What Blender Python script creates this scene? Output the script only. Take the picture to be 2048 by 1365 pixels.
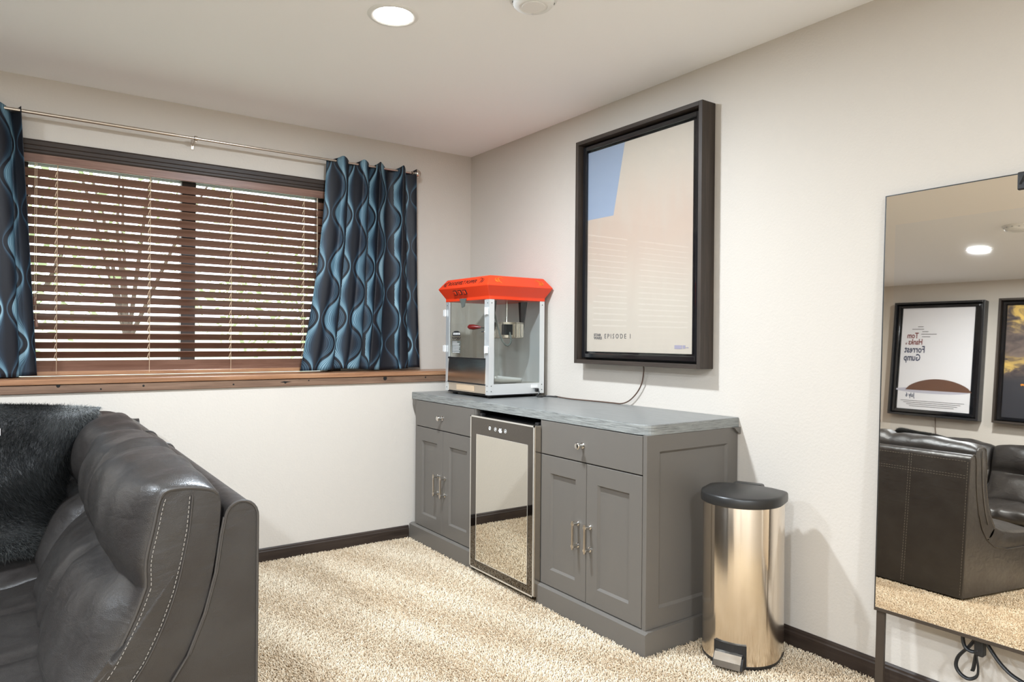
import bpy, bmesh, math, random
import numpy as np
from mathutils import Vector, Matrix
random.seed(7); rng = np.random.default_rng(7)
for o in list(bpy.data.objects): bpy.data.objects.remove(o)
S = bpy.context.scene
COL = S.collection
PI = math.pi

# ------------------------------------------------------------------ camera
CEIL = 2.44
WX = -5.16            # far (left) wall
RY = -5.7             # wall behind the camera
yaw, pit, rol = 0.615315, -0.0023636, 0.0084634
f_ = Vector((math.sin(yaw), math.cos(yaw), 0)); r_ = Vector((math.cos(yaw), -math.sin(yaw), 0)); u_ = Vector((0, 0, 1))
fw = f_*math.cos(pit) + u_*math.sin(pit); up0 = u_*math.cos(pit) - f_*math.sin(pit)
rt = r_*math.cos(rol) + up0*math.sin(rol); up = up0*math.cos(rol) - r_*math.sin(rol)
cd = bpy.data.cameras.new('camera'); cam = bpy.data.objects.new('camera', cd); COL.objects.link(cam)
cam.matrix_world = Matrix(((rt.x, up.x, -fw.x, -2.52922), (rt.y, up.y, -fw.y, -4.07816), (rt.z, up.z, -fw.z, 1.2), (0, 0, 0, 1)))
cd.sensor_width = 36.0; cd.lens = 1403.25/2048*36; cd.clip_start = .02; cd.clip_end = 200
S.camera = cam
# ------------------------------------------------------------------ world, exposure
w = bpy.data.worlds.new('sky'); S.world = w; w.use_nodes = True
bg = w.node_tree.nodes['Background']; bg.inputs[0].default_value = (.86, .93, 1, 1); bg.inputs[1].default_value = 5.0
S.view_settings.view_transform = 'Standard'; S.view_settings.look = 'None'
S.view_settings.exposure = 0.0; S.view_settings.gamma = 1; S.view_settings.use_curve_mapping = False
LAMP_W = 74.0
LAMP_COL = (.80, .90, 1)
LAMPS = [(-1.355, -1.61), (-3.83, -1.61), (-2.9, -3.7), (-3.9, -5.1), (-2.1, -5.2)]  # last three are unseen, positioned to even out the wall brightness

# ------------------------------------------------------------------ node helpers
def lin(c):
    return tuple((x/12.92 if x <= .04045 else ((x+.055)/1.055)**2.4) for x in (v/255 for v in c)) + (1,)
class X:
    """a socket with arithmetic"""
    def __init__(s, nt, k): s.nt, s.k = nt, k
    def op(s, name, *a):
        n = s.nt.nodes.new('ShaderNodeMath'); n.operation = name
        for i, v in enumerate((s,)+a):
            if isinstance(v, X): s.nt.links.new(v.k, n.inputs[i])
            else: n.inputs[i].default_value = v
        return X(s.nt, n.outputs[0])
    def __add__(s, o): return s.op('ADD', o)
    def __sub__(s, o): return s.op('SUBTRACT', o)
    def __mul__(s, o): return s.op('MULTIPLY', o)
    def __truediv__(s, o): return s.op('DIVIDE', o)
    def inv(s): return (s*-1.0)+1.0
    def lt(s, o): return s.op('LESS_THAN', o)
    def gt(s, o): return s.op('GREATER_THAN', o)
    def sin(s): return s.op('SINE')
    def abs(s): return s.op('ABSOLUTE')
    def mod(s, o): return s.op('FLOORED_MODULO', o)
    def pow(s, o): return s.op('POWER', o)
    def mx(s, o): return s.op('MAXIMUM', o)
    def mn(s, o): return s.op('MINIMUM', o)
    def step(s, a, b):
        n = s.nt.nodes.new('ShaderNodeMapRange'); n.interpolation_type = 'SMOOTHSTEP'
        s.nt.links.new(s.k, n.inputs[0]); n.inputs[1].default_value = a; n.inputs[2].default_value = b
        return X(s.nt, n.outputs[0])
class Mt:
    def __init__(s, name, col=(.5, .5, .5, 1), rough=.5, metal=0., spec=.5):
        s.m = bpy.data.materials.new(name); s.m.use_nodes = True; s.nt = s.m.node_tree
        s.b = s.nt.nodes['Principled BSDF']
        s.b.inputs['Base Color'].default_value = col; s.b.inputs['Roughness'].default_value = rough
        s.b.inputs['Metallic'].default_value = metal; s.b.inputs['Specular IOR Level'].default_value = spec
    def coord(s, kind='Object', scale=(1, 1, 1), rot=(0, 0, 0)):
        t = s.nt.nodes.new('ShaderNodeTexCoord'); mp = s.nt.nodes.new('ShaderNodeMapping')
        s.nt.links.new(t.outputs[kind], mp.inputs[0]); mp.inputs['Scale'].default_value = scale; mp.inputs['Rotation'].default_value = rot
        return mp.outputs[0]
    def noise(s, vec, scale, detail=3, rough=.5, dist=0):
        n = s.nt.nodes.new('ShaderNodeTexNoise'); s.nt.links.new(vec, n.inputs['Vector'])
        n.inputs['Scale'].default_value = scale; n.inputs['Detail'].default_value = detail; n.inputs['Roughness'].default_value = rough; n.inputs['Distortion'].default_value = dist
        return X(s.nt, n.outputs['Fac'])
    def voro(s, vec, scale, feature='F1'):
        n = s.nt.nodes.new('ShaderNodeTexVoronoi'); n.feature = feature; s.nt.links.new(vec, n.inputs['Vector']); n.inputs['Scale'].default_value = scale
        return X(s.nt, n.outputs['Distance'])
    def xyz(s, vec):
        n = s.nt.nodes.new('ShaderNodeSeparateXYZ'); s.nt.links.new(vec, n.inputs[0]); return [X(s.nt, n.outputs[i]) for i in range(3)]
    def ramp(s, fac, stops):
        n = s.nt.nodes.new('ShaderNodeValToRGB'); s.nt.links.new(fac.k, n.inputs[0]); e = n.color_ramp.elements
        while len(e) < len(stops): e.new(.5)
        for i, (p, c) in enumerate(stops): e[i].position = p; e[i].color = c
        return n.outputs[0]
    def mix(s, fac, a, b):
        n = s.nt.nodes.new('ShaderNodeMix'); n.data_type = 'RGBA'
        if isinstance(fac, X): s.nt.links.new(fac.k, n.inputs[0])
        else: n.inputs[0].default_value = fac
        for v, i in ((a, 6), (b, 7)):
            if isinstance(v, tuple): n.inputs[i].default_value = v
            else: s.nt.links.new(v, n.inputs[i])
        return n.outputs[2]
    def set(s, inp, v):
        s.nt.links.new(v.k if isinstance(v, X) else v, s.b.inputs[inp]); return s
    def bump(s, h, strength=.3, dist=.01):
        n = s.nt.nodes.new('ShaderNodeBump'); s.nt.links.new(h.k, n.inputs['Height'])
        n.inputs['Strength'].default_value = strength; n.inputs['Distance'].default_value = dist
        s.nt.links.new(n.outputs[0], s.b.inputs['Normal']); return s

# ------------------------------------------------------------------ materials
M = {}
def plain(k, rgb, rough=.5, metal=0, spec=.5):
    M[k] = Mt(k, lin(rgb), rough, metal, spec); return M[k]
def wallmat(k, rgb, sc, st):
    m = plain(k, rgb, .75, 0, .25); c = m.coord(); m.bump(m.noise(c, sc, 4, .55), st, .004)
    return m
wallmat('wall', (199, 191, 181), 95, .28)
wallmat('ceiling', (250, 250, 251), 60, .08)
def wood(k, cols, along, rough=.45, sc=1., bump=.15, spec=.4):
    """stretched-noise grain running along axis 'along'"""
    m = plain(k, cols[1], rough, 0, spec); s = [26*sc]*3; s[along] = 1.6*sc
    c = m.coord(scale=tuple(s)); g = m.noise(c, 1.6, 6, .62, .6); s2 = [120*sc]*3; s2[along] = 5*sc
    g2 = m.noise(m.coord(scale=tuple(s2)), 1.2, 3, .6)
    f = (g*.72)+(g2*.28)
    m.set('Base Color', m.ramp(f, [(.32, lin(cols[0])), (.5, lin(cols[1])), (.68, lin(cols[2]))])); m.bump(f, bump, .003)
    return m
wood('espresso', ((40, 31, 26), (51, 41, 35), (61, 51, 44)), 0, .48, spec=.3)
wood('espresso_y', ((40, 31, 26), (51, 41, 35), (61, 51, 44)), 1, .48, spec=.3)
wood('blind_wood', ((92, 62, 49), (116, 84, 69), (134, 102, 86)), 0, .42)
wood('sill_top', ((120, 82, 58), (150, 108, 78), (172, 132, 100)), 0, .3)
wood('sill_apron', ((84, 62, 48), (112, 86, 68), (136, 108, 88)), 0, .6, 1, .3)
wood('frame_wood', ((42, 35, 31), (56, 48, 42), (70, 60, 52)), 2, .5)
wood('frame_wood_y', ((42, 35, 31), (56, 48, 42), (70, 60, 52)), 1, .5)
m = wood('counter', ((106, 107, 106), (122, 123, 121), (133, 134, 132)), 1, .33, 2.6, .06)
m = plain('counter_edge', (128, 129, 126), .5); g = m.noise(m.coord(scale=(7, 7, 170)), 1.5, 5, .7, .5); m.set('Base Color', m.ramp(g, [(.3, lin((84, 85, 84))), (.52, lin((138, 140, 137))), (.72, lin((158, 160, 156)))])); m.bump(g, .6, .003)
plain('window_frame', (52, 40, 34), .5)
m = plain('cabinet', (103, 98, 92), .38, 0, .45); m.bump(m.noise(m.coord(), 240, 2), .05, .001)
plain('gap', (10, 9, 8), .8)
plain('chrome', (225, 222, 216), .12, 1)
plain('nickel', (200, 190, 178), .28, 1)
m = plain('steel', (205, 196, 184), .2, 1)
b = m.noise(m.coord(scale=(300, 300, 3)), 2, 2); m.set('Roughness', (b*.12)+.14); m.b.inputs['Anisotropic'].default_value = .3
m = plain('can_steel', (240, 228, 212), .15, 1)
tn = m.nt.nodes.new('ShaderNodeTangent'); tn.direction_type = 'RADIAL'; tn.axis = 'Z'; m.nt.links.new(tn.outputs[0], m.b.inputs['Tangent']); m.b.inputs['Anisotropic'].default_value = .85; m.b.inputs['Anisotropic Rotation'].default_value = .25
plain('alu', (226, 228, 228), .35, .6)
plain('black_plastic', (30, 30, 31), .42)
plain('lid_plastic', (38, 37, 36), .35)
plain('black', (14, 14, 15), .5)
plain('fridge_body', (24, 24, 26), .5)
plain('fridge_glass', (226, 223, 215), .015, 1)
plain('fridge_border', (112, 108, 104), .03, 1)
plain('fridge_line', (226, 222, 214), .3, .7)
plain('red', (226, 62, 26), .32, 0, .5)
plain('gold_print', (196, 126, 36), .5)
plain('dark_print', (60, 26, 18), .6)
plain('red_knob', (120, 22, 20), .3)
plain('white', (232, 232, 230), .45)
plain('sticker_grey', (92, 96, 92), .6)
plain('print_black', (34, 34, 36), .7)
plain('mirror', (240, 230, 216), .01, 1)
plain('mirror_display', (234, 227, 217), .012, 1)
plain('mirror_frame', (66, 56, 47), .45, .2)
plain('gloss_black', (20, 20, 23), .08, 0, .6)
plain('mat_black', (38, 38, 40), .25)
plain('paper_white', (228, 226, 230), .55)
plain('text_red', (120, 44, 36), .7); plain('text_blue', (40, 48, 78), .7); plain('text_grey', (96, 92, 92), .7); plain('text_violet', (150, 144, 160), .7)
plain('brown_print', (104, 72, 56), .7); plain('shade_print', (186, 184, 196), .7); plain('tan_print', (206, 180, 150), .7)
plain('cord_brown', (84, 62, 50), .5)
plain('leaf', (176, 188, 146), .6); plain('bark', (84, 70, 58), .8)
m = plain('grass', (128, 158, 92), .9); m.set('Base Color', m.ramp(m.noise(m.coord(), 6, 4), [(.3, lin((150, 152, 132))), (.7, lin((186, 188, 166)))]))
# leather
m = plain('leather', (48, 45, 43), .36, 0, .6)
c = m.coord(); v = m.voro(c, 260, 'DISTANCE_TO_EDGE'); wr = m.noise(m.coord(scale=(1, 1, 2)), 13, 2, .5, .8); wr2 = m.noise(c, 40, 2)
m.bump((v.step(0, .55)*.085)+(wr*1.0)+(wr2*.12), .45, .006)
m.set('Roughness', (wr2*.2)+.27); m.set('Base Color', m.ramp(m.noise(c, 9, 3), [(.3, lin((40, 36, 34))), (.7, lin((50, 47, 45)))]))
plain('stitch', (150, 144, 136), .7); plain('piping', (62, 58, 55), .4)
# fur and carpet (per-strand tint attribute)
def strand(k, a, b, rough):
    m = plain(k, (128, 128, 128), rough, 0, .3); n = m.nt.nodes.new('ShaderNodeAttribute'); n.attribute_name = 'tint'
    m.set('Base Color', m.ramp(X(m.nt, n.outputs['Fac']), [(0, lin(a)), (.5, lin(tuple((x+y)/2 for x, y in zip(a, b)))), (1, lin(b))])); return m
strand('fur', (2, 2, 2), (140, 142, 140), .65); M['fur'].b.inputs['Specular IOR Level'].default_value = .06
strand('pile', (168, 140, 107), (240, 226, 203), .9)
m = plain('carpet', (212, 190, 158), .95, 0, .1); c = m.coord(); n1 = m.voro(c, 130); n2 = m.noise(c, 60, 4, .7)
m.set('Base Color', m.ramp((n1*.6)+(n2*.6), [(.25, lin((236, 222, 198))), (.6, lin((214, 192, 160))), (.85, lin((160, 132, 98)))])); m.bump((n1.inv()*.7)+(n2*.6), 1., .02)
# curtain: ogee lattice with crescents, in cloth coordinates (uv in metres)
m = plain('curtain', (30, 34, 44), .55, 0, .3)
u, v, _ = m.xyz(m.coord('UV'))
Wd, H, A = .150, .31, .40
cc = (v*(2*PI/H)).sin()*A
p = (u/Wd).mod(2.0)
inA = p.gt(cc)*p.lt(cc.inv())
tA = (p-cc)/((cc*-2.0)+1.0)
tB = (p-cc.inv()).mod(2.0)/((cc*2.0)+1.0)
t = (tA*inA)+(tB*inA.inv())
t2 = t+((m.noise(m.coord('UV'), 7, 2)-.5)*.12)
fine = ((t*150.0).sin()*.5)+.5
edge = t.step(.05, .09)*t.inv().step(.03, .06)
cres = t2.step(.04, .12)*t2.inv().step(.50, .80)
rim = t2.inv().step(.03, .06)*t2.inv().step(.12, .30).inv()
f = edge*((cres*((fine*.35)+.65))+(rim*.55*((fine*.5)+.5)))
f = f*((m.noise(m.coord('UV', (1, .4, 1)), 5, 2)*.9)+.45)
m.set('Base Color', m.ramp(f, [(0, lin((22, 23, 29))), (.3, lin((34, 48, 62))), (.75, lin((88, 120, 136))), (1, lin((158, 188, 198)))]))
m.bump(m.noise(m.coord('UV', (900, 900, 1)), 1, 2), .08, .001)
# thin clear glass
def glassmat(k, tint, refl):
    mt = bpy.data.materials.new(k); mt.use_nodes = True; nt = mt.node_tree; nt.nodes.remove(nt.nodes['Principled BSDF'])
    tr = nt.nodes.new('ShaderNodeBsdfTransparent'); tr.inputs[0].default_value = tint
    gl = nt.nodes.new('ShaderNodeBsdfGlossy'); gl.inputs['Roughness'].default_value = .01
    fr = nt.nodes.new('ShaderNodeLayerWeight'); fr.inputs[0].default_value = .5
    sch = (X(nt, fr.outputs['Facing']).pow(5.0)*.92)+refl
    mx = nt.nodes.new('ShaderNodeMixShader'); nt.links.new(sch.k, mx.inputs[0]); nt.links.new(tr.outputs[0], mx.inputs[1]); nt.links.new(gl.outputs[0], mx.inputs[2])
    nt.links.new(mx.outputs[0], nt.nodes['Material Output'].inputs[0]); o = Mt.__new__(Mt); o.m = mt; M[k] = o
glassmat('clear_acrylic', (.97, .97, .965, 1), .006); glassmat('glass', (.95, .965, .955, 1), .035); glassmat('window_glass', (.97, .98, .98, 1), .04)
def emit(k, col, st):
    m = plain(k, (255, 255, 255)); m.b.inputs['Emission Color'].default_value = col; m.b.inputs['Emission Strength'].default_value = st
emit('lamp', (1, .97, .92, 1), 40); emit('led', (.75, .85, 1, 1), 2.2)
# posters (plain stand-ins)
m = plain('poster_sand', (228, 216, 204), .5); c = m.coord(); x, y, z = m.xyz(c)      # object origin at centre of the sheet
yy = y*-1.0
n = m.noise(m.coord(scale=(1, 3, .7)), 6, 5, .6)
sky = (yy.lt(-.06)*z.gt(.17))*((yy+.06-(z*.0)).lt(0.))
warm = (z+((n-.5)*.25)).step(-.35, .1)*(z+((n-.5)*.2)).step(.02, .5).inv()
base = m.mix(warm, lin((188, 177, 164)), lin((184, 163, 148)))
base = m.mix(n.step(.4, .8)*.35, base, lin((182, 170, 159)))
edge_ = (yy-((z-.17)*.22)+.16)
skyf = edge_.lt(0.)*z.gt(.17)
m.set('Base Color', m.mix(skyf, base, lin((142, 154, 174))))
m = plain('poster_gold', (40, 34, 34), .4); c = m.coord(); x, y, z = m.xyz(c); n = m.noise(m.coord(scale=(1, 1.2, 2.2)), 5, 5, .65, .7)
g1 = (z+((n-.5)*.3)).step(.25, .46); g2 = ((z+.02+((n-.5)*.3)).abs()).step(.02, .12).inv()*.8
cl = m.ramp(n, [(.3, lin((44, 38, 44))), (.7, lin((120, 104, 96)))])
cl = m.mix(z.step(-.2, -.08).inv(), cl, lin((52, 52, 58)))
m.set('Base Color', m.mix(g1.mx(g2)*n.step(.4, .65), cl, lin((222, 186, 96))))
MAT = lambda k: M[k].m

# ------------------------------------------------------------------ object helpers
def wl(o):
    v = Vector((0, 0, 0))
    while o: v = v+o.location; o = o.parent
    return v
def mesh(name, verts, faces, mat, parent=None, smooth=False, local=False, uv=None, fix=True, loc=None):
    """one mesh object; verts are in world space unless local"""
    off = Vector((0, 0, 0))
    if parent is not None and not local: off = wl(parent)
    if loc is not None: off = off+Vector(loc)-(off if not local else Vector((0, 0, 0)))
    me = bpy.data.meshes.new(name)
    me.from_pydata([tuple(Vector(q)-off) for q in verts], [], faces)
    if fix:
        b = bmesh.new(); b.from_mesh(me); bmesh.ops.recalc_face_normals(b, faces=b.faces); b.to_mesh(me); b.free()
    if uv is not None:
        l = me.uv_layers.new(name='UVMap')
        for lp in me.loops: l.data[lp.index].uv = uv[lp.vertex_index]
    if smooth:
        for q in me.polygons: q.use_smooth = True
    for k in (mat if isinstance(mat, (list, tuple)) else [mat]): me.materials.append(MAT(k))
    o = bpy.data.objects.new(name, me); COL.objects.link(o)
    if parent is not None: o.parent = parent
    if loc is not None: o.location = Vector(loc)-(wl(parent) if parent is not None and not local else Vector((0, 0, 0)))
    return o
class B:
    """collects primitives that make up ONE part"""
    def __init__(s): s.v = []; s.f = []
    def add(s, v, f):
        n = len(s.v); s.v += [Vector(q) for q in v]; s.f += [tuple(i+n for i in q) for q in f]; return s
    def box(s, x0, x1, y0, y1, z0, z1, bev=0.0):
        x0, x1 = sorted((x0, x1)); y0, y1 = sorted((y0, y1)); z0, z1 = sorted((z0, z1))
        if bev <= 0:
            v = [(x, y, z) for x in (x0, x1) for y in (y0, y1) for z in (z0, z1)]
            return s.add(v, [(0, 1, 3, 2), (4, 6, 7, 5), (0, 4, 5, 1), (2, 3, 7, 6), (0, 2, 6, 4), (1, 5, 7, 3)])
        b = bmesh.new(); bmesh.ops.create_cube(b, size=1, matrix=Matrix.Translation(((x0+x1)/2, (y0+y1)/2, (z0+z1)/2)) @ Matrix.Diagonal((x1-x0, y1-y0, z1-z0, 1)))
        bmesh.ops.bevel(b, geom=list(b.edges), offset=bev, segments=2, affect='EDGES', profile=.5)
        b.verts.index_update(); s.add([q.co.copy() for q in b.verts], [[q.index for q in f.verts] for f in b.faces]); b.free(); return s
    def prism(s, poly, h0, h1, axis):
        """poly in the two other axes (cyclic order kept), extruded along axis"""
        n = len(poly)
        def pt(a, b, h): return {0: (h, a, b), 1: (a, h, b), 2: (a, b, h)}[axis]
        v = [pt(a, b, h0) for a, b in poly]+[pt(a, b, h1) for a, b in poly]
        return s.add(v, [tuple(range(n)), tuple(range(2*n-1, n-1, -1))]+[(i, (i+1) % n, n+(i+1) % n, n+i) for i in range(n)])
    def tube(s, pts, r, n=8, cap=True, close=False):
        pts = [Vector(q) for q in pts]; rr = r if isinstance(r, (list, tuple)) else [r]*len(pts)
        v = []; f = []; N = len(pts); last = None
        for i, q in enumerate(pts):
            if close: d = pts[(i+1) % N]-pts[i-1]
            else: d = pts[min(i+1, N-1)]-pts[max(i-1, 0)]
            d.normalize()
            if last is None: a = d.orthogonal().normalized()
            else: a = (last-d*last.dot(d)); a = a.normalized() if a.length > 1e-6 else d.orthogonal().normalized()
            last = a; b = d.cross(a)
            v += [q+(a*math.cos(2*PI*k/n)+b*math.sin(2*PI*k/n))*rr[i] for k in range(n)]
        for i in range(N if close else N-1):
            j = (i+1) % N
            f += [(i*n+k, i*n+(k+1) % n, j*n+(k+1) % n, j*n+k) for k in range(n)]
        if cap and not close: f += [tuple(range(n)), tuple(range((N-1)*n, N*n))]
        return s.add(v, f)
    def lathe(s, prof, c, axis=2, n=32):
        """prof = [(r, h)], around axis through c"""
        v = []; f = []
        for r, h in prof:
            for k in range(n):
                a, b = r*math.cos(2*PI*k/n), r*math.sin(2*PI*k/n)
                d = {2: (a, b, h), 0: (h, a, b), 1: (a, h, b)}[axis]; v.append(Vector(c)+Vector(d))
        for i in range(len(prof)-1): f += [(i*n+k, i*n+(k+1) % n, (i+1)*n+(k+1) % n, (i+1)*n+k) for k in range(n)]
        if prof[0][0] > 1e-6: f.append(tuple(range(n)))
        if prof[-1][0] > 1e-6: f.append(tuple(range((len(prof)-1)*n, len(prof)*n)))
        return s.add(v, f)
    def obj(s, name, mat, parent=None, smooth=False, local=False, loc=None):
        o = mesh(name, s.v, s.f, mat, parent, False, local, loc=loc)
        if smooth: shade(o)
        return o
def shade(o, ang=40):
    me = o.data
    for q in me.polygons: q.use_smooth = True
    b = bmesh.new(); b.from_mesh(me)
    for e in b.edges: e.smooth = len(e.link_faces) == 2 and e.calc_face_angle(0) < math.radians(ang)
    b.to_mesh(me); b.free()
def thing(name, label, cat, loc=(0, 0, 0), rot=(0, 0, 0), group=None, kind=None):
    o = bpy.data.objects.new(name, None); COL.objects.link(o); o.location = loc; o.rotation_euler = rot; o.empty_display_size = .05
    return tag(o, label, cat, group, kind)
def tag(o, label, cat, group=None, kind=None):
    o['label'] = label
    if cat: o['category'] = cat
    if group: o['group'] = group
    if kind: o['kind'] = kind
    return o
def struct(o, label=None):
    o['kind'] = 'structure'
    if label: o['label'] = label
    return o
def lab(o, t): o['label'] = t; return o
def text(name, s, origin, right, upv, size, mat, parent=None, align='LEFT', thick=.0006, squash=1., local=False, bold=0.):
    cu = bpy.data.curves.new(name, 'FONT'); cu.body = s; cu.size = size; cu.align_x = align; cu.extrude = thick; cu.resolution_u = 2; cu.offset = bold
    o = bpy.data.objects.new(name, cu); COL.objects.link(o); bpy.context.view_layer.update()
    me = bpy.data.meshes.new_from_object(o.evaluated_get(bpy.context.evaluated_depsgraph_get()))
    R, U = Vector(right), Vector(upv); Nn = R.cross(U); O = Vector(origin)
    v = [O+R*q.co.x*squash+U*q.co.y+Nn*q.co.z for q in me.vertices]; f = [tuple(q.vertices) for q in me.polygons]
    bpy.data.objects.remove(o); bpy.data.curves.remove(cu); bpy.data.meshes.remove(me)
    return mesh(name, v, f, mat, parent, local=local, fix=False)

def curve_pts(p, n=6):
    P = [Vector(q) for q in p]; out = []
    for i in range(len(P)-1):
        a, b_, c_, d_ = P[max(i-1, 0)], P[i], P[i+1], P[min(i+2, len(P)-1)]
        for k in range(n):
            t = k/n; out.append(.5*((2*b_)+(c_-a)*t+(2*a-5*b_+4*c_-d_)*t*t+(3*b_-a-3*c_+d_)*t**3))
    return out+[P[-1]]

# ================================================================== SETTING
LY = -.235      # face of the thick lower wall
SZ = 1.0        # ledge height
WXL, WXR, WZ0, WZ1 = -2.53, -.99, SZ, 2.085    # window opening
struct(mesh('floor', [(WX, RY, -.012), (0, RY, -.012), (0, 0, -.012), (WX, 0, -.012)], [(0, 1, 2, 3)], 'carpet'), 'beige carpeted floor')
struct(B().box(WX-.1, .1, RY-.1, .2, CEIL, CEIL+.1).obj('ceiling', 'ceiling'), 'flat white ceiling')
struct(B().box(0, .12, RY-.1, .2, -.05, CEIL+.05).obj('wall_right', 'wall'), 'greige textured wall behind the counter')
struct(B().box(WX-.12, WX, RY-.1, .2, -.05, CEIL+.05).obj('wall_left', 'wall'), 'greige wall with two framed posters')
struct(B().box(WX, 0, RY-.12, RY, -.05, CEIL+.05).obj('wall_front', 'wall'))
b = B(); b.box(WX, WXL, 0, .16, SZ-.1, CEIL); b.box(WXR, 0, 0, .16, SZ-.1, CEIL); b.box(WXL, WXR, 0, .16, WZ1, CEIL); b.box(WXL, WXR, 0, .16, SZ-.1, SZ-.02)
struct(b.obj('wall_back', 'wall'), 'greige upper wall around the window')
struct(B().box(WX, 0, LY, .16, -.05, SZ-.03).obj('wall_lower', 'wall'), 'thick pale lower wall beneath the window ledge')
def baseboard(name, x0, x1, y0, y1, nx, ny, mat):
    """board with a moulded top, proud by nx / ny"""
    b = B()
    if ny:
        p = [(y0, -.02), (y0+ny*.013, -.02), (y0+ny*.013, .048), (y0+ny*.010, .053), (y0+ny*.009, .060), (y0+ny*.004, .066), (y0, .066)]
        b.prism(p, x0, x1, 0)
    else:
        p = [(x0, -.02), (x0+nx*.013, -.02), (x0+nx*.013, .048), (x0+nx*.010, .053), (x0+nx*.009, .060), (x0+nx*.004, .066), (x0, .066)]
        b.prism(p, y0, y1, 1)
    return struct(b.obj(name, mat), 'dark brown baseboard')
baseboard('baseboard_back', WX, -.575, LY, LY, 0, -1, 'espresso')
baseboard('baseboard_right', 0, 0, RY, -2.204, -1, 0, 'espresso_y')
baseboard('baseboard_left', WX, WX, RY, LY, 1, 0, 'espresso_y')
# window ledge
tr = thing('trim_1', 'reclaimed wood window ledge with knots and nail holes', None, (WX/2, -.1, SZ), kind='structure')
B().box(WX, 0, -.252, .02, SZ-.026, SZ, .004).obj('ledge_board', 'sill_top', tr)
apr = B().box(WX, 0, -.246, LY+.001, SZ-.066, SZ-.028, .003).obj('apron_board', 'sill_apron', tr)
for x, z, r in ((-2.37, .968, .006), (-1.33, .955, .005), (-1.20, .962, .003), (-.74, .962, .009), (-.47, .962, .004), (-2.02, .958, .004), (-2.2, .948, .003), (-1.6, .952, .0035)):
    B().lathe([(r*1.5, 0), (r*1.1, -.0006), (r, -.0012), (r*.2, -.0014)], (x, -.2458, z), 1, 10).obj('knot', 'gap', apr)
B().prism([(-1.36, .957), (-1.335, .962), (-1.295, .958), (-1.33, .953)], -.2472, -.2458, 1).obj('crack', 'gap', apr)
# window
win = thing('window_1', 'wide slider window with dark brown casing behind wooden blinds', None, (-1.76, 0, SZ), kind='structure')
b = B(); prof = [(0, 2.071), (-.012, 2.071), (-.016, 2.078), (-.016, 2.088), (-.020, 2.092), (-.020, 2.108), (-.024, 2.112), (-.024, 2.130), (-.018, 2.138), (0, 2.138)]
b.prism(prof, WXL-.065, WXR+.065, 0); b.obj('head_casing', 'espresso', win)
for x0, x1 in ((WXL-.065, WXL+.002), (WXR-.002, WXR+.065)): B().box(x0, x1, -.018, 0, SZ, 2.071, .003).obj('side_casing', 'espresso', win)
b = B(); b.box(WXL, WXL+.012, 0, .14, SZ, WZ1); b.box(WXR-.012, WXR, 0, .14, SZ, WZ1); b.box(WXL, WXR, 0, .14, WZ1-.012, WZ1); b.obj('jamb', 'window_frame', win)
b = B(); b.box(WXL, WXR, .09, .15, SZ, SZ+.045); b.box(WXL, WXR, .09, .15, 2.045, WZ1); b.box(WXL, WXL+.045, .09, .15, SZ, WZ1); b.box(WXR-.045, WXR, .09, .15, SZ, WZ1); b.obj('window_frame', 'window_frame', win)
B().box(-1.796, -1.724, .085, .15, SZ+.045, 2.045, .004).obj('mullion', 'window_frame', win)
B().box(-1.803, -1.799, .082, .09, SZ+.05, 2.04).obj('weather_strip', 'alu', win)
for x0, x1 in ((WXL+.045, -1.796), (-1.724, WXR-.045)): B().box(x0, x1, .118, .124, SZ+.045, 2.045).obj('pane', 'window_glass', win)

# ceiling lights
def downlight(x, y, label):
    t = thing('ceiling_light', label, 'light', (x, y, CEIL), group='recessed ceiling lights')
    B().lathe([(.074, -.002), (.080, -.006), (.092, -.006), (.098, -.001), (.098, 0), (.074, 0)], (x, y, CEIL), 2, 40).obj('trim_ring', 'white', t, True)
    B().lathe([(0, -.004), (.05, -.005), (.0745, -.003), (.0745, -.001)], (x, y, CEIL), 2, 32).obj('lens', 'lamp', t, True)
    L = bpy.data.lights.new('lamp_light', 'AREA'); L.shape = 'DISK'; L.size = .145; L.energy = LAMP_W; L.color = LAMP_COL
    lo = bpy.data.objects.new('lamp_light', L); COL.objects.link(lo); lo.parent = t; lo.location = (0, 0, -.012)
labs = ['round recessed ceiling light glowing near the window wall', 'round recessed ceiling light seen reflected in the mirror', 'unseen recessed ceiling light directly above the camera, placed to even the light', 'unseen recessed ceiling light at the back left, placed to even the light', 'unseen recessed ceiling light at the back right, placed to even the light']
for (x, y), l in zip(LAMPS, labs): downlight(x, y, l)
def detector(x, y, label):
    t = thing('smoke_detector', label, 'smoke detector', (x, y, CEIL), group='round white ceiling detectors')
    B().lathe([(.088, 0), (.088, -.006), (.076, -.010), (.074, -.022), (.066, -.030), (.052, -.032), (.05, -.029), (.044, -.029), (.042, -.033), (.0, -.034)], (x, y, CEIL), 2, 48).obj('cover', 'white', t, True)
    for k in range(12):
        a = 2*PI*k/12; B().box(-.006, .006, -.0012, .0012, -.0012, .0012).obj('slot', 'sticker_grey', t, local=True)
        o = t.children[-1]; o.location = (.0765*math.cos(a), .0765*math.sin(a), -.016); o.rotation_euler = (0, 0, a+PI/2)
    B().lathe([(.004, 0), (.004, -.003), (0, -.0035)], (x+.03, y+.045, CEIL-.031), 2, 10).obj('indicator', 'alu', t)
detector(-1.001, -2.033, 'round white smoke detector on the ceiling at the top edge')
detector(-3.28, -2.06, 'round white smoke detector seen only in the mirror')

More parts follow.
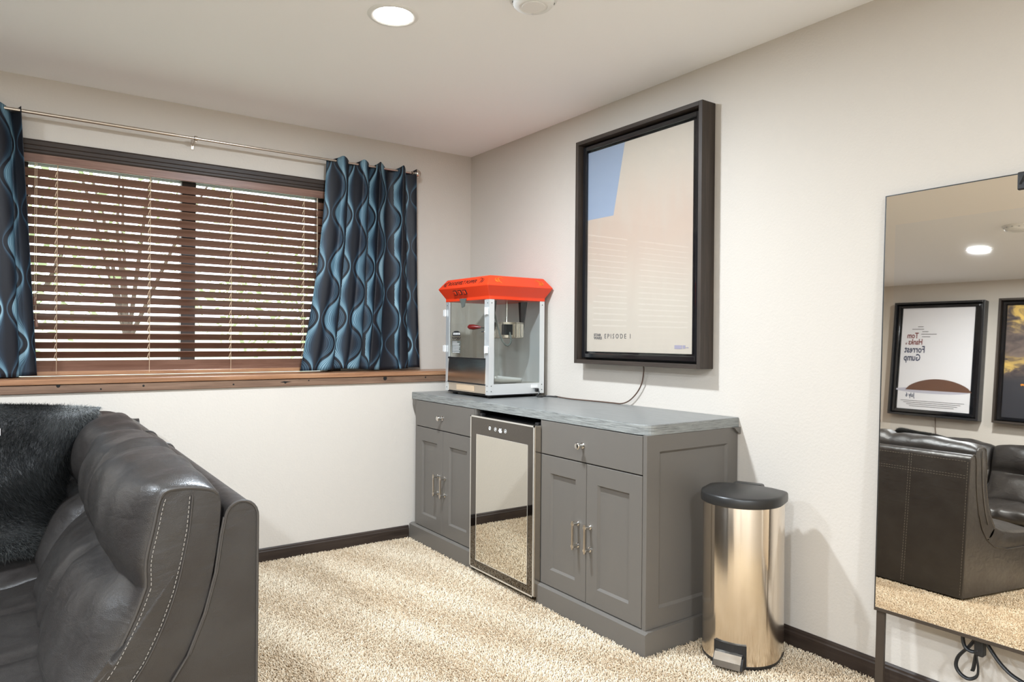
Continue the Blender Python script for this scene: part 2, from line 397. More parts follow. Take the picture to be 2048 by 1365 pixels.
# ================================================================== COUNTER UNIT
FX = -.557       # cabinet door faces
def recessed(name, axis, face, a0, a1, z0, z1, ia0, ia1, iz0, iz1, mat, parent, thick=.02, rec=.011, bev=.008):
    """frame-and-panel front with a recessed field; axis 0: faces -x, axis 1: faces -y"""
    def pt(a, z, d): return (face+d, a, z) if axis == 0 else (a, face+d, z)
    ring = lambda q, d: [pt(q[0], q[2], d), pt(q[1], q[2], d), pt(q[1], q[3], d), pt(q[0], q[3], d)]
    e = .0015
    v = ring((a0, a1, z0, z1), thick)+ring((a0, a1, z0, z1), e)+ring((a0+e, a1-e, z0+e, z1-e), 0)+ring((ia0, ia1, iz0, iz1), 0)+ring((ia0+.002, ia1-.002, iz0+.002, iz1-.002), .003)+ring((ia0+bev, ia1-bev, iz0+bev, iz1-bev), rec)
    f = [(3, 2, 1, 0)]
    for k in range(5): f += [(k*4+i, k*4+(i+1) % 4, (k+1)*4+(i+1) % 4, (k+1)*4+i) for i in range(4)]
    f.append((20, 21, 22, 23))
    return mesh(name, v, f, mat, parent)
def knob(y, z, parent):
    B().lathe([(.0, 0), (.013, 0), (.013, -.003), (.008, -.006), (.006, -.014), (.006, -.020), (.011, -.024), (.015, -.027), (.015, -.033), (.012, -.036), (0, -.0365)], (FX, y, z), 0, 20).obj('knob', 'chrome', parent, True)
def pull(y, z0, z1, parent):
    h = B().box(FX-.036, FX-.028, y-.004, y+.004, z0, z1, .0015).obj('handle', 'nickel', parent)
    for z in (z0+.014, z1-.014):
        B().lathe([(0, 0), (.011, 0), (.011, -.004), (.0065, -.007), (.0065, -.026), (.009, -.029), (.009, -.034), (0, -.034)], (FX, y, z), 0, 16).obj('handle_post', 'chrome', h, True)
def cabinet(name, label, y0, y1, ymid, dl, dr, ends):
    """y0 is the window end, y1 the camera end (y1 < y0)"""
    t = thing(name, label, 'cabinet', (-.28, (y0+y1)/2, 0), group='grey painted cabinets under the counter')
    B().box(-.537, -.004, y1+(.011 if ends[1] else 0), y0-.001, .02, .832, .0015).obj('carcass', 'cabinet', t)
    # face frame strips
    B().box(FX+.003, -.536, dl, y0, .0845, .834).obj('face_stile', 'cabinet', t); B().box(FX+.003, -.536, y1+(.012 if ends[1] else 0), dr, .0845, .834).obj('face_stile', 'cabinet', t)
    B().box(-.5385, -.5365, dr, dl, .086, .832).obj('shadow_gap', 'gap', t)
    d = B().box(FX, FX+.018, dr+.002, dl-.002, .680, .830, .0015).obj('drawer', 'cabinet', t); knob((dl+dr)/2+.012 if ends[0] else (dl+dr)/2+.03, .75, d)
    for a, bb, side in ((ymid+.0015, dl-.002, 0), (dr+.002, ymid-.0015, 1)):
        o = recessed('door', 0, FX, a, bb, .088, .675, a+.068, bb-.068, .162, .597, 'cabinet', t)
        pull(ymid+.05-.0 if side == 0 else ymid-.028, .305, .428, o)
    pl = B(); yp = y0+(.034 if ends[0] else 0); pl.box(-.575, -.004, y1-(.018 if ends[1] else 0), yp, -.01, .078, .001)
    pl.prism([(-.575, .078), (-.559, .0845), (-.02, .0845), (-.02, .078)], y1-(.018 if ends[1] else 0), yp, 1)
    pl.obj('plinth', 'cabinet', t)
    if ends[1]:
        o = recessed('side_panel', 1, y1, -.555, -.004, .0845, .834, -.484, -.071, .156, .768, 'cabinet', t, .011, .009, .010)
    return t
c1 = cabinet('base_cabinet', 'grey base cabinet by the window wall with drawer and two doors', -.283, -.965, -.62, -.301, -.95, (1, 0))
B().prism([(-.557, .834), (-.557, .80), (-.545, .76), (-.530, .72), (-.02, .72), (-.02, .834)], -.283, -.247, 1).obj('scribe_strip', 'cabinet', c1)
c2 = cabinet('base_cabinet', 'grey base cabinet with panelled end beside the trash can', -1.521, -2.186, -1.841, -1.527, -2.166, (0, 1))
B().prism([(0-.003, .834), (-.045, .834), (-.03, .82), (-.014, .808), (-.003, .806)], -2.2, -2.186, 1).obj('end_bracket', 'cabinet', c2)
# countertop with a clipped, rounded front corner
ct = []
ct += [(-.001, -.237), (-.557, -.237)]
ct += [(-.557, -2.105)]
for k in range(9):
    a = k/8; ct.append((-.557+.047*(1-math.cos(a*PI/2)) if a < 1 else -.51, -2.105-.083*math.sin(a*PI/2)))
ct += [(-.47, -2.1885), (-.001, -2.1885)]
ctop = tag(mesh('countertop', [(x, y, .834) for x, y in ct]+[(x, y, .871) for x, y in ct]+[(x*.997-.001, y+(.002 if y < -2 else -.001), .874) for x, y in ct],
    [tuple(range(len(ct)-1, -1, -1))]+[(k*len(ct)+i, k*len(ct)+(i+1) % len(ct), (k+1)*len(ct)+(i+1) % len(ct), (k+1)*len(ct)+i) for k in range(2) for i in range(len(ct))]+[tuple(range(2*len(ct), 3*len(ct)))], ['counter', 'counter_edge']),
    'weathered grey wood-grain countertop with one clipped corner', 'countertop')
for p in ctop.data.polygons:
    if abs(p.normal.z) < .5: p.material_index = 1
# wine fridge
fr = thing('beverage_fridge', 'slim undercounter fridge with mirrored glass door and digital display', 'fridge', (-.3, -1.25, 0))
B().box(-.545, -.03, -1.505, -.985, .02, .80, .004).obj('body', 'fridge_body', fr)
for y in (-1.02, -1.47): B().lathe([(.018, 0), (.018, .02), (.012, .022)], (-.5, y, -.001), 2, 12).obj('foot', 'black', fr, True)
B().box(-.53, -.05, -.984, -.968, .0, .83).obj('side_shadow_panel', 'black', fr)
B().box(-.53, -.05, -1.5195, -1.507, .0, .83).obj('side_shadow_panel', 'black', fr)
dy0, dy1, dz0, dz1 = -1.532, -.984, .022, .806
door = B().box(-.598, -.5595, dy0, dy1, dz0, dz1, .004).obj('door', 'steel', fr)
b = B(); e = .007
b.box(-.6015, -.597, dy0, dy0+e, dz0, dz1); b.box(-.6015, -.597, dy1-e, dy1, dz0, dz1); b.box(-.6015, -.597, dy0, dy1, dz0, dz0+e); b.box(-.6015, -.597, dy0, dy1, dz1-e, dz1); b.obj('door_edge', 'fridge_line', door)
gy0, gy1, gz0, gz1 = -1.484, -1.041, .068, .714
b = B(); b.box(-.6005, -.597, dy0+e, gy0, dz0+e, dz1-e); b.box(-.6005, -.597, gy1, dy1-e, dz0+e, dz1-e); b.box(-.6005, -.597, gy0, gy1, dz0+e, gz0); b.box(-.6005, -.597, gy0, gy1, gz1, dz1-e); b.obj('glass_border', 'fridge_border', door)
B().box(-.6003, -.597, gy0, gy1, gz0, gz1).obj('glass', 'fridge_glass', door)
b = B(); e2 = .0022
b.box(-.6012, -.6, gy0, gy0+e2, gz0, gz1); b.box(-.6012, -.6, gy1-e2, gy1, gz0, gz1); b.box(-.6012, -.6, gy0, gy1, gz0, gz0+e2); b.box(-.6012, -.6, gy0, gy1, gz1-e2, gz1); b.obj('glass_outline', 'fridge_line', door)
lab(text('display', '46', (-.6012, -1.243, .744), (0, -1, 0), (0, 0, 1), .030, 'led', door, squash=.9), 'glowing temperature digits 46')
for y, s in ((-1.165, 'p'), (-1.215, 'v'), (-1.301, 'u')):
    B().tube([(-.601, y+.009*math.cos(a), .756+.009*math.sin(a)) for a in np.linspace(0, 2*PI, 16, endpoint=False)], .0009, 4, close=True).obj('touch_icon', 'white', door)
    if s == 'p': B().box(-.6012, -.6, y-.003, y+.003, .748, .765).obj('touch_icon', 'white', door)
    else:
        q = 1 if s == 'u' else -1; B().prism([(y-.005, .756-q*.004), (y+.005, .756-q*.004), (y, .756+q*.005)], -.6012, -.6, 0).obj('touch_icon', 'white', door)
for y in (-1.015, -1.495): B().box(-.56, -.535, y-.012, y+.012, .80, .815, .002).obj('hinge', 'black_plastic', fr)

# ================================================================== POPCORN MACHINE
px0, px1, py0, py1, pz0, pz1 = -.425, -.045, -.885, -.415, .893, 1.4187
pm = thing('popcorn_machine', 'red-topped countertop popcorn machine with glass sides', 'popcorn machine', ((px0+px1)/2, (py0+py1)/2, .874))
# canopy
def ring(e, z): return [(px0-e, py0-e, z), (px1+min(e, .034), py0-e, z), (px1+min(e, .034), py1+e, z), (px0-e, py1+e, z)]
v = ring(.002, pz1)+ring(.002, 1.4364)+ring(.036, 1.494)+ring(-.004, 1.5485)+ring(-.012, 1.5507)
f = [(3, 2, 1, 0)]+[(k*4+i, k*4+(i+1) % 4, k*4+4+(i+1) % 4, k*4+4+i) for k in range(4) for i in range(4)]+[(16, 17, 18, 19)]
can = mesh('canopy', v, f, 'red', pm); lab(can, 'glossy red-orange sloped canopy')
bv = can.modifiers.new('bevel', 'BEVEL'); bv.width = .003; bv.segments = 2; bv.limit_method = 'ANGLE'
# lettering lies on the upper slope of the front
upf = Vector((.040, 0, .0545)).normalized(); rf = Vector((0, -1, 0))
def slope(y, h): return Vector((px0-.036, y, 1.494))+upf*h+Vector((-.0008, 0, .0006))
text('lettering', 'ROOSEVELT POPPER', slope(-.475, .022), rf, upf, .036, 'dark_print', can, squash=.93)
def emblem(o, r, u2, k, mat):
    b = B()
    b.tube([o+r*(.013*math.cos(a))+u2*(.013*math.sin(a)) for a in np.linspace(0, 2*PI, 16, endpoint=False)], .0013, 4, close=True)
    b.tube([o+r*(.006*math.cos(a))+u2*(-.002+.006*math.sin(a)) for a in np.linspace(0, 2*PI, 12, endpoint=False)], .0012, 4, close=True)
    b.tube([o+r*(k*(.012+.03*q))+u2*(.012+.008*math.sin(q*PI)) for q in np.linspace(0, 1, 8)], [.002, .0022, .002, .0017, .0014, .001, .0008, .0004], 4)
    b.tube([o+r*(k*(.008+.016*q))+u2*(-.012+.006*math.sin(q*5)) for q in np.linspace(0, 1, 8)], .001, 4)
    return b.obj('emblem', mat, can)
emblem(slope(-.438, .030), rf, upf, 1, 'dark_print'); emblem(slope(-.838, .034), rf, upf, -1, 'dark_print')
ups = Vector((0, .040, .0545)).normalized(); rs = Vector((1, 0, 0))
def slope2(x, h): return Vector((x, py0-.036, 1.494))+ups*h+Vector((0, -.0008, .0006))
emblem(slope2(-.385, .036), rs, ups, 1, 'gold_print'); emblem(slope2(-.085, .030), rs, ups, -1, 'gold_print')
# switches on the lower slope
dwn = Vector((.034, 0, -.0576)).normalized()
for y in (-.56, -.612, -.664):
    o = Vector((px0-.036, y, 1.494))+dwn*.030; nn = Vector((-.0576, 0, -.034)).normalized()
    q = [o+rf*a+dwn*b_+nn*c_ for c_ in (-.002, .0055) for a, b_ in ((-.016, -.014), (.016, -.014), (.016, .014), (-.016, .014))]
    mesh('switch_bezel', q, [(0, 1, 2, 3), (4, 5, 6, 7), (0, 1, 5, 4), (1, 2, 6, 5), (2, 3, 7, 6), (3, 0, 4, 7)], 'dark_print', can)
    q = [o+rf*a+dwn*b_+nn*c_ for c_, sc in ((.004, .0), (.008, .0)) for a, b_ in ((-.011, -.010), (.011, -.010), (.011, .010), (-.011, .010))]
    q[4] = q[4]+nn*.004; q[5] = q[5]+nn*.004
    mesh('rocker_switch', q, [(0, 1, 2, 3), (4, 5, 6, 7), (0, 1, 5, 4), (1, 2, 6, 5), (2, 3, 7, 6), (3, 0, 4, 7)], 'red', can)
# corner posts
pw = .033
for x, y, sx, sy in ((px0, py0, 1, 1), (px0, py1, 1, -1), (px1, py0, -1, 1), (px1, py1, -1, -1)):
    b = B().prism([(x, y), (x+sx*pw, y), (x+sx*pw, y+sy*.003), (x+sx*.003, y+sy*.003), (x+sx*.003, y+sy*pw), (x, y+sy*pw)], pz0, pz1, 2); p = b.obj('corner_post', 'alu', pm)
    if x == px0 or y == py0:
        for z in (pz0+.02, pz0+.05, pz1-.02):
            B().lathe([(.003, 0), (.003, -.0015), (0, -.002)], (x-.0002, y+sy*.016, z), 0, 8).obj('rivet', 'sticker_grey', p)
            if y == py0: B().lathe([(.003, 0), (.003, -.0015), (0, -.002)], (x+sx*.016, y-.0002, z), 1, 8).obj('rivet', 'sticker_grey', p)
B().box(px0+.004, px1-.004, py0+.004, py1-.004, .945, .952).obj('deck_plate', 'steel', pm)
B().box(px1-.004, px1-.001, py0+.03, py1-.03, .95, pz1).obj('back_panel', 'alu', pm)
b = B(); b.box(px0+pw, px1-pw, py0+.001, py0+.004, pz0, .953); b.obj('side_rail', 'alu', pm)
B().box(px0+pw, px1-pw, py1-.004, py1-.001, pz0, .953).obj('side_rail', 'alu', pm)
for y in (py0, py1-.003): B().box(px0+pw, px1-pw, y, y+.003, .953, pz1).obj('side_pane', 'glass', pm)
B().box(px0+.002, px0+.010, py0+pw, py1-pw, .897, .944, .001).obj('crumb_drawer', 'steel', pm)
B().box(px0-.001, px0+.003, -.731, -.543, .905, .938, .001).obj('name_plate', 'tan_print', pm)
# tilted steel kick panel
v = [(px0-.012, py0+pw, .952), (px0-.012, py1-pw, .952), (px0+.006, py1-pw, 1.086), (px0+.006, py0+pw, 1.086)]
v = [(px0-.004, a[1], a[2]) if a[2] < 1 else (px0+.001, a[1], a[2]) for a in v]
v += [(a[0]+.004, a[1], a[2]) for a in v]
mesh('kick_panel', v, [(0, 1, 2, 3), (4, 5, 6, 7), (0, 1, 5, 4), (1, 2, 6, 5), (2, 3, 7, 6), (3, 0, 4, 7)], 'steel', pm)
B().box(px0-.006, px0+.004, py0+pw, py1-pw, .944, .953, .001).obj('kick_lip', 'black_plastic', pm)
B().box(px0-.004, px0+.004, py0+pw, py1-pw, 1.085, 1.094, .001).obj('door_sill', 'black_plastic', pm)
for a, bb in ((-.848, -.634), (-.630, -.452)):
    d = B().box(px0-.001, px0+.003, a, bb, 1.096, pz1-.002).obj('glass_door', 'glass', pm)
    b = B(); b.box(px0-.003, px0+.004, a, a+.006, 1.096, pz1-.002) if a < -.7 else b.box(px0-.003, px0+.004, bb-.006, bb, 1.096, pz1-.002); b.obj('door_edge', 'alu', d)
for y, k in ((-.868, 1), (-.408, -1)):
    for z in (1.354, 1.142):
        h = B().box(px0-.010, px0-.003, y-.013, y+.013, z-.019, z+.019, .0015).obj('hinge', 'white', pm)
        B().tube([(px0-.010, y+k*.011, z-.021), (px0-.010, y+k*.011, z+.021)], .004, 8).obj('hinge_pin', 'alu', h)
# door sticker
st = B().prism([(-.495, 1.218), (-.495, 1.236), (-.52, 1.246), (-.56, 1.246), (-.585, 1.236), (-.585, 1.218)], px0-.0022, px0-.0014, 0).obj('door_sticker', 'print_black', pm)
for k in range(5): B().box(px0-.003, px0-.0021, -.507-.016*k-.009, -.507-.016*k, 1.224, 1.236).obj('sticker_letter', 'white', st)
b = B(); b.tube([(px0-.002, -.54+.044*math.cos(a), 1.212-.013*abs(math.sin(a*2))) for a in np.linspace(0, PI, 16)], .0018, 4); b.tube([(px0-.002, -.54+.03*math.cos(a), 1.204+.006*math.sin(3*a)) for a in np.linspace(0, PI, 16)], .0016, 4); b.obj('sticker_scroll', 'print_black', pm)
bx = B().box(px0-.002, px0-.0012, -.586, -.489, 1.117, 1.189).obj('warning_label', 'sticker_grey', pm)
for k in range(8): B().box(px0-.0026, px0-.0019, -.580+(.03 if k == 0 else .004*(k % 3)), -.496, 1.180-.0085*k, 1.183-.0085*k).obj('label_line', 'white', bx)
# kettle, hanger arms, handle
kc = (-.205, -.735)
kt = B().lathe([(0, 0), (.092, 0), (.098, .004), (.098, .085), (.101, .087), (.101, .092), (0, .096)], (kc[0], kc[1], 1.205), 2, 40).obj('kettle', 'steel', pm, True)
for k in range(8):
    a = -PI/2+(k-3.5)*.2; B().box(-.002, .002, -.002, .002, -.038, .038, .0008).obj('kettle_rib', 'chrome', kt, local=True)
    o = kt.children[-1]; o.location = Vector((kc[0]+.098*math.cos(a), kc[1]+.098*math.sin(a), 1.25))-wl(kt); o.rotation_euler = (0, 0, a)
B().box(kc[0]-.085, kc[0]-.035, kc[1]-.112, kc[1]-.07, 1.225, 1.285, .003).obj('kettle_socket', 'black_plastic', kt)
for x in (kc[0]+.108, kc[0]-.108):
    b = B(); b.prism([(kc[1]-.05, pz1), (kc[1]+.03, pz1), (kc[1]+.014, 1.25), (kc[1]-.014, 1.25)], x-.004, x+.004, 0); b.obj('hanger_arm', 'print_black', pm)
B().tube([(kc[0], kc[1], 1.30), (kc[0], kc[1], 1.335), (kc[0], kc[1], pz1)], [.010, .006, .006], 10).obj('stirrer_rod', 'chrome', pm, True)
h = B().tube([(kc[0]-.11, kc[1]+.01, 1.262), (-.345, -.675, 1.268)], .005, 8).obj('kettle_handle', 'chrome', pm, True)
B().tube([(-.340, -.680, 1.268), (-.347, -.672, 1.268), (-.355, -.662, 1.268), (-.372, -.640, 1.269), (-.388, -.620, 1.27), (-.393, -.612, 1.27)], [.004, .007, .010, .0155, .014, .006], 14).obj('handle_grip', 'red_knob', h, True)
B().tube(curve_pts([(kc[0]-.055, kc[1]-.11, 1.24), (kc[0]-.06, kc[1]-.13, 1.19), (kc[0]-.085, kc[1]-.13, 1.165), (kc[0]-.11, kc[1]-.12, 1.19), (kc[0]-.13, kc[1]-.11, 1.25), (kc[0]-.145, kc[1]-.09, 1.34), (kc[0]-.15, kc[1]-.08, pz1)]), .005, 8).obj('kettle_cord', 'sticker_grey', pm, True)
B().tube([(-.16, -.52, .953), (-.16, -.52, pz1)], .016, 12).obj('support_tube', 'alu', pm, True)
# scoop
sv = []; sf = []
for i in range(13):
    tt = i/12; 
    for k in range(9):
        a = PI*(k/8); R = .045*(1-.25*tt**3); sv.append((-.36+tt*.20, -.80+R*math.cos(a)*1.0, .998-R*math.sin(a)*1.0+.02*tt*(0 if 2 < k < 6 else -1)))
sf = [(i*9+k, i*9+k+1, i*9+10+k, i*9+9+k) for i in range(12) for k in range(8)]
so = mesh('scoop', sv, sf, 'alu', None, True); sd = so.modifiers.new('solid', 'SOLIDIFY'); sd.thickness = .0015
tag(so, 'small metal popcorn scoop lying inside the popcorn machine', 'scoop')
# small grey V-shaped tab below the canopy, feet, socket plate
b = B(); b.prism([(-.585, 1.432), (-.655, 1.432), (-.635, 1.385), (-.612, 1.380)], px0-.010, px0-.004, 0); b.obj('grey_tab', 'sticker_grey', pm)
B().box(px0-.006, px0+.004, -.845, -.815, 1.236, 1.244, .002).obj('door_knob', 'chrome', pm)
for x in (px0+.04, px1-.04):
    for y in (py0+.05, py1-.05): B().lathe([(.014, 0), (.016, .004), (.016, .019), (.012, .02)], (x, y, .874), 2, 14).obj('foot', 'black', pm, True)
B().box(px0+.01, px1-.01, py0+.01, py1-.01, .886, .894).obj('base_pan', 'black', pm)
B().box(-.135, -.09, py0-.002, py0+.001, .925, .942).obj('rating_plate', 'white', pm)
gl = B().box(-.112, -.092, py0-.018, py0-.001, .902, .922, .003).obj('cord_grommet', 'black_plastic', pm)
cordp = [(-.10, py0-.016, .912), (-.104, py0-.032, .904), (-.112, py0-.036, .889), (-.125, py0-.040, .880), (-.12, py0-.055, .8785), (-.10, py0-.06, .8785), (-.088, py0-.045, .8785), (-.06, py0-.05, .8785), (-.035, py0-.11, .8785)]
B().tube(curve_pts(cordp), .0038, 8).obj('power_lead', 'black_plastic', pm, True)

# ================================================================== POSTERS
def poster(wx, s, y0, y1, z0, z1, label, paper, wood_k, inner):
    """s = -1: hangs on the right wall facing -x, s = +1: on the left wall facing +x. y0 < y1"""
    fx = wx+s*.09
    t = thing('framed_poster', label, 'poster', (wx+s*.001, (y0+y1)/2, z0), group='shadow-box framed posters')
    fwid = .020
    for nm, a, b_, c, d, k in (('frame_side', y0, y0+fwid, z0, z1, 'frame_wood'), ('frame_side', y1-fwid, y1, z0, z1, 'frame_wood'), ('frame_rail', y0+fwid, y1-fwid, z0, z0+fwid, 'frame_wood_y'), ('frame_rail', y0+fwid, y1-fwid, z1-fwid, z1, 'frame_wood_y')):
        B().box(wx+s*.002, fx, a, b_, c, d, .0012).obj(nm, k if wood_k else 'mat_black', t)
    B().box(wx+s*.002, wx+s*.02, y0+fwid, y1-fwid, z0+fwid, z1-fwid).obj('back_board', 'black', t)
    # glossy inner frame with stepped profile
    g = fwid+.010
    lw = .024
    b = B()
    for a, b_, c, d in ((y0+g, y0+g+lw, z0+g, z1-g), (y1-g-lw, y1-g, z0+g, z1-g), (y0+g+lw, y1-g-lw, z0+g, z0+g+lw), (y0+g+lw, y1-g-lw, z1-g-lw, z1-g)): b.box(wx+s*.02, wx+s*.062, a, b_, c, d, .003)
    b.obj('inner_frame', 'gloss_black', t)
    cy, cz = (inner[0]+inner[1])/2, (inner[2]+inner[3])/2
    B().box(wx+s*.02, wx+s*.045, y0+g+lw-.001, y1-g-lw+.001, z0+g+lw-.001, z1-g-lw+.001).obj('border_mat', 'gloss_black', t)
    sh = mesh('poster_sheet', [(wx+s*.046, inner[0], inner[2]), (wx+s*.046, inner[1], inner[2]), (wx+s*.046, inner[1], inner[3]), (wx+s*.046, inner[0], inner[3]), (wx+s*.0449, inner[0], inner[2]), (wx+s*.0449, inner[1], inner[2]), (wx+s*.0449, inner[1], inner[3]), (wx+s*.0449, inner[0], inner[3])],
         [(0, 1, 2, 3), (4, 5, 6, 7), (0, 1, 5, 4), (1, 2, 6, 5), (2, 3, 7, 6), (3, 0, 4, 7)], paper, t, loc=(wx+s*.046, cy, cz))
    B().box(wx+s*.049, wx+s*.051, y0+g+lw-.002, y1-g-lw+.002, z0+g+lw-.002, z1-g-lw+.002).obj('glazing', 'clear_acrylic', t)
    return t, sh
t1, sh1 = poster(0, -1, -2.051, -1.203, 1.076, 2.255, 'tall framed desert-toned poster hanging above the grey counter', 'poster_sand', True, (-1.9675, -1.256, 1.140, 2.193))
RX = (0, -1, 0); UZ = (0, 0, 1); xs = -.0468
text('lettering', 'STAR', (xs, -1.312, 1.2205), RX, UZ, .0185, 'text_grey', sh1, squash=1.25, bold=.0006)
text('lettering', 'WARS', (xs, -1.312, 1.2045), RX, UZ, .0185, 'text_grey', sh1, squash=1.2, bold=.0006)
text('lettering', 'E P I S O D E   I', (xs, -1.392, 1.209), RX, UZ, .034, 'text_grey', sh1, squash=.86)
B().box(xs-.0004, xs+.0004, -1.91, -1.866, 1.162, 1.179).obj('credit_block', 'text_violet', sh1); B().box(xs-.0004, xs+.0004, -1.93, -1.914, 1.164, 1.179).obj('credit_block', 'text_violet', sh1); B().box(xs-.0004, xs+.0004, -1.949, -1.934, 1.167, 1.171).obj('credit_block', 'text_violet', sh1)
t2, sh2 = poster(WX, 1, -1.201, -.356, 1.072, 2.238, 'framed white poster with red and blue lettering, seen in the mirror', 'paper_white', False, (-1.106, -.428, 1.138, 2.180))
RL = (0, 1, 0); xl = WX+.0468
for s_, y, z, sz, k, sq in (('Tom', -.597, 1.869, .082, 'text_red', .72), ('Hanks', -.640, 1.803, .082, 'text_red', .68), ('is', -.488, 1.803, .035, 'text_red', .8), ('Forrest', -.668, 1.720, .098, 'text_blue', .68), ('Gump', -.630, 1.636, .098, 'text_blue', .68), ('July 6', -.594, 1.262, .062, 'text_blue', .64)):
    text('lettering', s_, (xl, y, z), RL, UZ, sz, k, sh2, squash=sq, bold=sz*.018)
for k, (a, b_) in enumerate(((-.64, -.585), (-.645, -.53), (-.69, -.63), (-.77, -.62), (-.71, -.63))):
    B().box(xl-.0004, xl+.0004, a, b_, 1.985-.026*k, 1.991-.026*k).obj('small_print', 'text_grey', sh2)
for k in range(4): B().box(xl-.0004, xl+.0004, -1.06+.03*k, -.46-.03*k, 1.222-.018*k, 1.227-.018*k).obj('small_print', 'text_grey', sh2)
pts = [(-.50-.62*q, 1.335+.12*math.sin(q*PI)**.6) for q in np.linspace(0, 1, 20)]
B().prism(pts, xl-.0006, xl+.0002, 0).obj('printed_shape', 'brown_print', sh2)
pts = [(-.75+.35*math.cos(a), 1.335+.030*math.sin(a)) for a in np.linspace(0, 2*PI, 24, endpoint=False)]
B().prism(pts, xl-.0008, xl-.0002, 0).obj('printed_shape', 'shade_print', sh2)
t3, sh3 = poster(WX, 1, -2.162, -1.315, 1.072, 2.246, 'framed dark golden poster, at the right edge of the mirror', 'poster_gold', True, (-2.09, -1.378, 1.132, 2.182))
text('lettering', 'er', (xl, -1.640, 1.385), RL, UZ, .14, 'gold_print', sh3, bold=.002)
# poster flex running down to the counter
pc = B().tube(curve_pts([(-.035, -1.659, 1.079), (-.030, -1.657, 1.05), (-.02, -1.635, .99), (-.018, -1.600, .940), (-.02, -1.55, .898), (-.024, -1.50, .8795), (-.026, -1.44, .878), (-.035, -1.33, .878), (-.055, -1.17, .878), (-.05, -1.08, .878), (-.03, -1.0, .878), (-.014, -.95, .878)]), .0032, 8).obj('power_cord', 'cord_brown', None, True)
tag(pc, 'thin brown power cord trailing from the desert poster onto the countertop', 'cord')
pc2 = B().tube(curve_pts([(WX+.03, -.80, 1.074), (WX+.02, -.80, 1.0), (WX+.016, -.81, .9), (WX+.02, -.81, .8)]), .0035, 8).obj('power_cord', 'cord_brown', None, True)
tag(pc2, 'brown cord hanging below the white poster in the mirror', 'cord')

# ================================================================== TRASH CAN
fd = Vector((-.93, -.36)).normalized(); sd_ = Vector((-fd.y, fd.x)); sd_ = Vector((.29, -.96)).normalized()
tc = Vector((-.245, -2.388))
rot = math.atan2(fd.y, fd.x)           # local +x = front, local +y = ?
tb = thing('trash_can', 'semi-round stainless steel pedal trash can with black lid', 'trash can', (tc.x, tc.y, 0), (0, 0, rot))
def dshape(r, back, n=28, rc=.03):
    """outline, local: front is +x; flat back at x = -back"""
    p = [(r*math.cos(a), r*math.sin(a)) for a in np.linspace(-PI/2, PI/2, n)]
    p += [(-back+rc*(1-math.sin(a))*1.0, r-rc+rc*math.cos(a)) for a in np.linspace(0, PI/2, 6)]
    p += [(-back+rc*(1-math.cos(a)), -(r-rc)-rc*math.sin(a)) for a in np.linspace(0, PI/2, 6)]
    return p
def loft(levels, cap=True):
    b = B(); n = len(levels[0][0]); v = []; f = []
    for p, z in levels: v += [(a, c, z) if not callable(z) else (a, c, z(a, c)) for a, c in p]
    for i in range(len(levels)-1): f += [(i*n+k, i*n+(k+1) % n, (i+1)*n+(k+1) % n, (i+1)*n+k) for k in range(n)]
    if cap: f += [tuple(range(n-1, -1, -1)), tuple(range((len(levels)-1)*n, len(levels)*n))]
    return b.add(v, f)
R0 = .143
loft([(dshape(R0-.003, .097), .0), (dshape(R0-.001, .099), .004), (dshape(R0, .10), .012), (dshape(R0, .10), .585), (dshape(R0-.003, .097), .595)]).obj('body', 'can_steel', tb, True, local=True)
loft([(dshape(R0-.004, .096), -.004), (dshape(R0-.001, .099), .0), (dshape(R0+.0012, .1012), .004), (dshape(R0+.0012, .1012), .010)]).obj('base_ring', 'black_plastic', tb, True, local=True)
zt = lambda k: (lambda a, c: .628+.006*k-(.014*k)*((a+.1)/.25)**2)
loft([(dshape(R0+.005, .105), .586), (dshape(R0+.0085, .108), .589), (dshape(R0+.0095, .109), .600), (dshape(R0+.009, .1085), .617), (dshape(R0+.006, .106), .6225), (dshape(R0, .102), .625), (dshape(R0-.035, .09), .632), (dshape(R0-.075, .07), .638), (dshape(R0-.12, .045, rc=.008), .640)]).obj('lid', 'lid_plastic', tb, True, local=True)
B().box(-.118, -.07, -.058, .058, .592, .640, .010).obj('hinge_housing', 'lid_plastic', tb, local=True)
# pedal recess and pedal
b = B()
po = [(math.cos(a)*(R0+.001), math.sin(a)*(R0+.001)) for a in np.linspace(-.41, .41, 9)]; pi_ = [(math.cos(a)*(R0+.007), math.sin(a)*(R0+.007)) for a in np.linspace(-.41, .41, 9)]
b.prism(po+pi_[::-1], .004, .088, 2); b.obj('pedal_surround', 'black_plastic', tb, local=True)
b = B(); b.prism([(.12, .010), (.168, .004), (.178, .010), (.172, .026), (.158, .046), (.150, .050), (.12, .050)], -.054, .054, 1); pb = b.obj('pedal_block', 'black_plastic', tb, local=True)
b = B(); b.prism([(.148, .0535), (.160, .050), (.1755, .028), (.181, .012), (.176, .008), (.184, .011), (.178, .032), (.161, .0555), (.148, .0585)], -.049, .049, 1); b.obj('pedal', 'steel', tb, local=True)

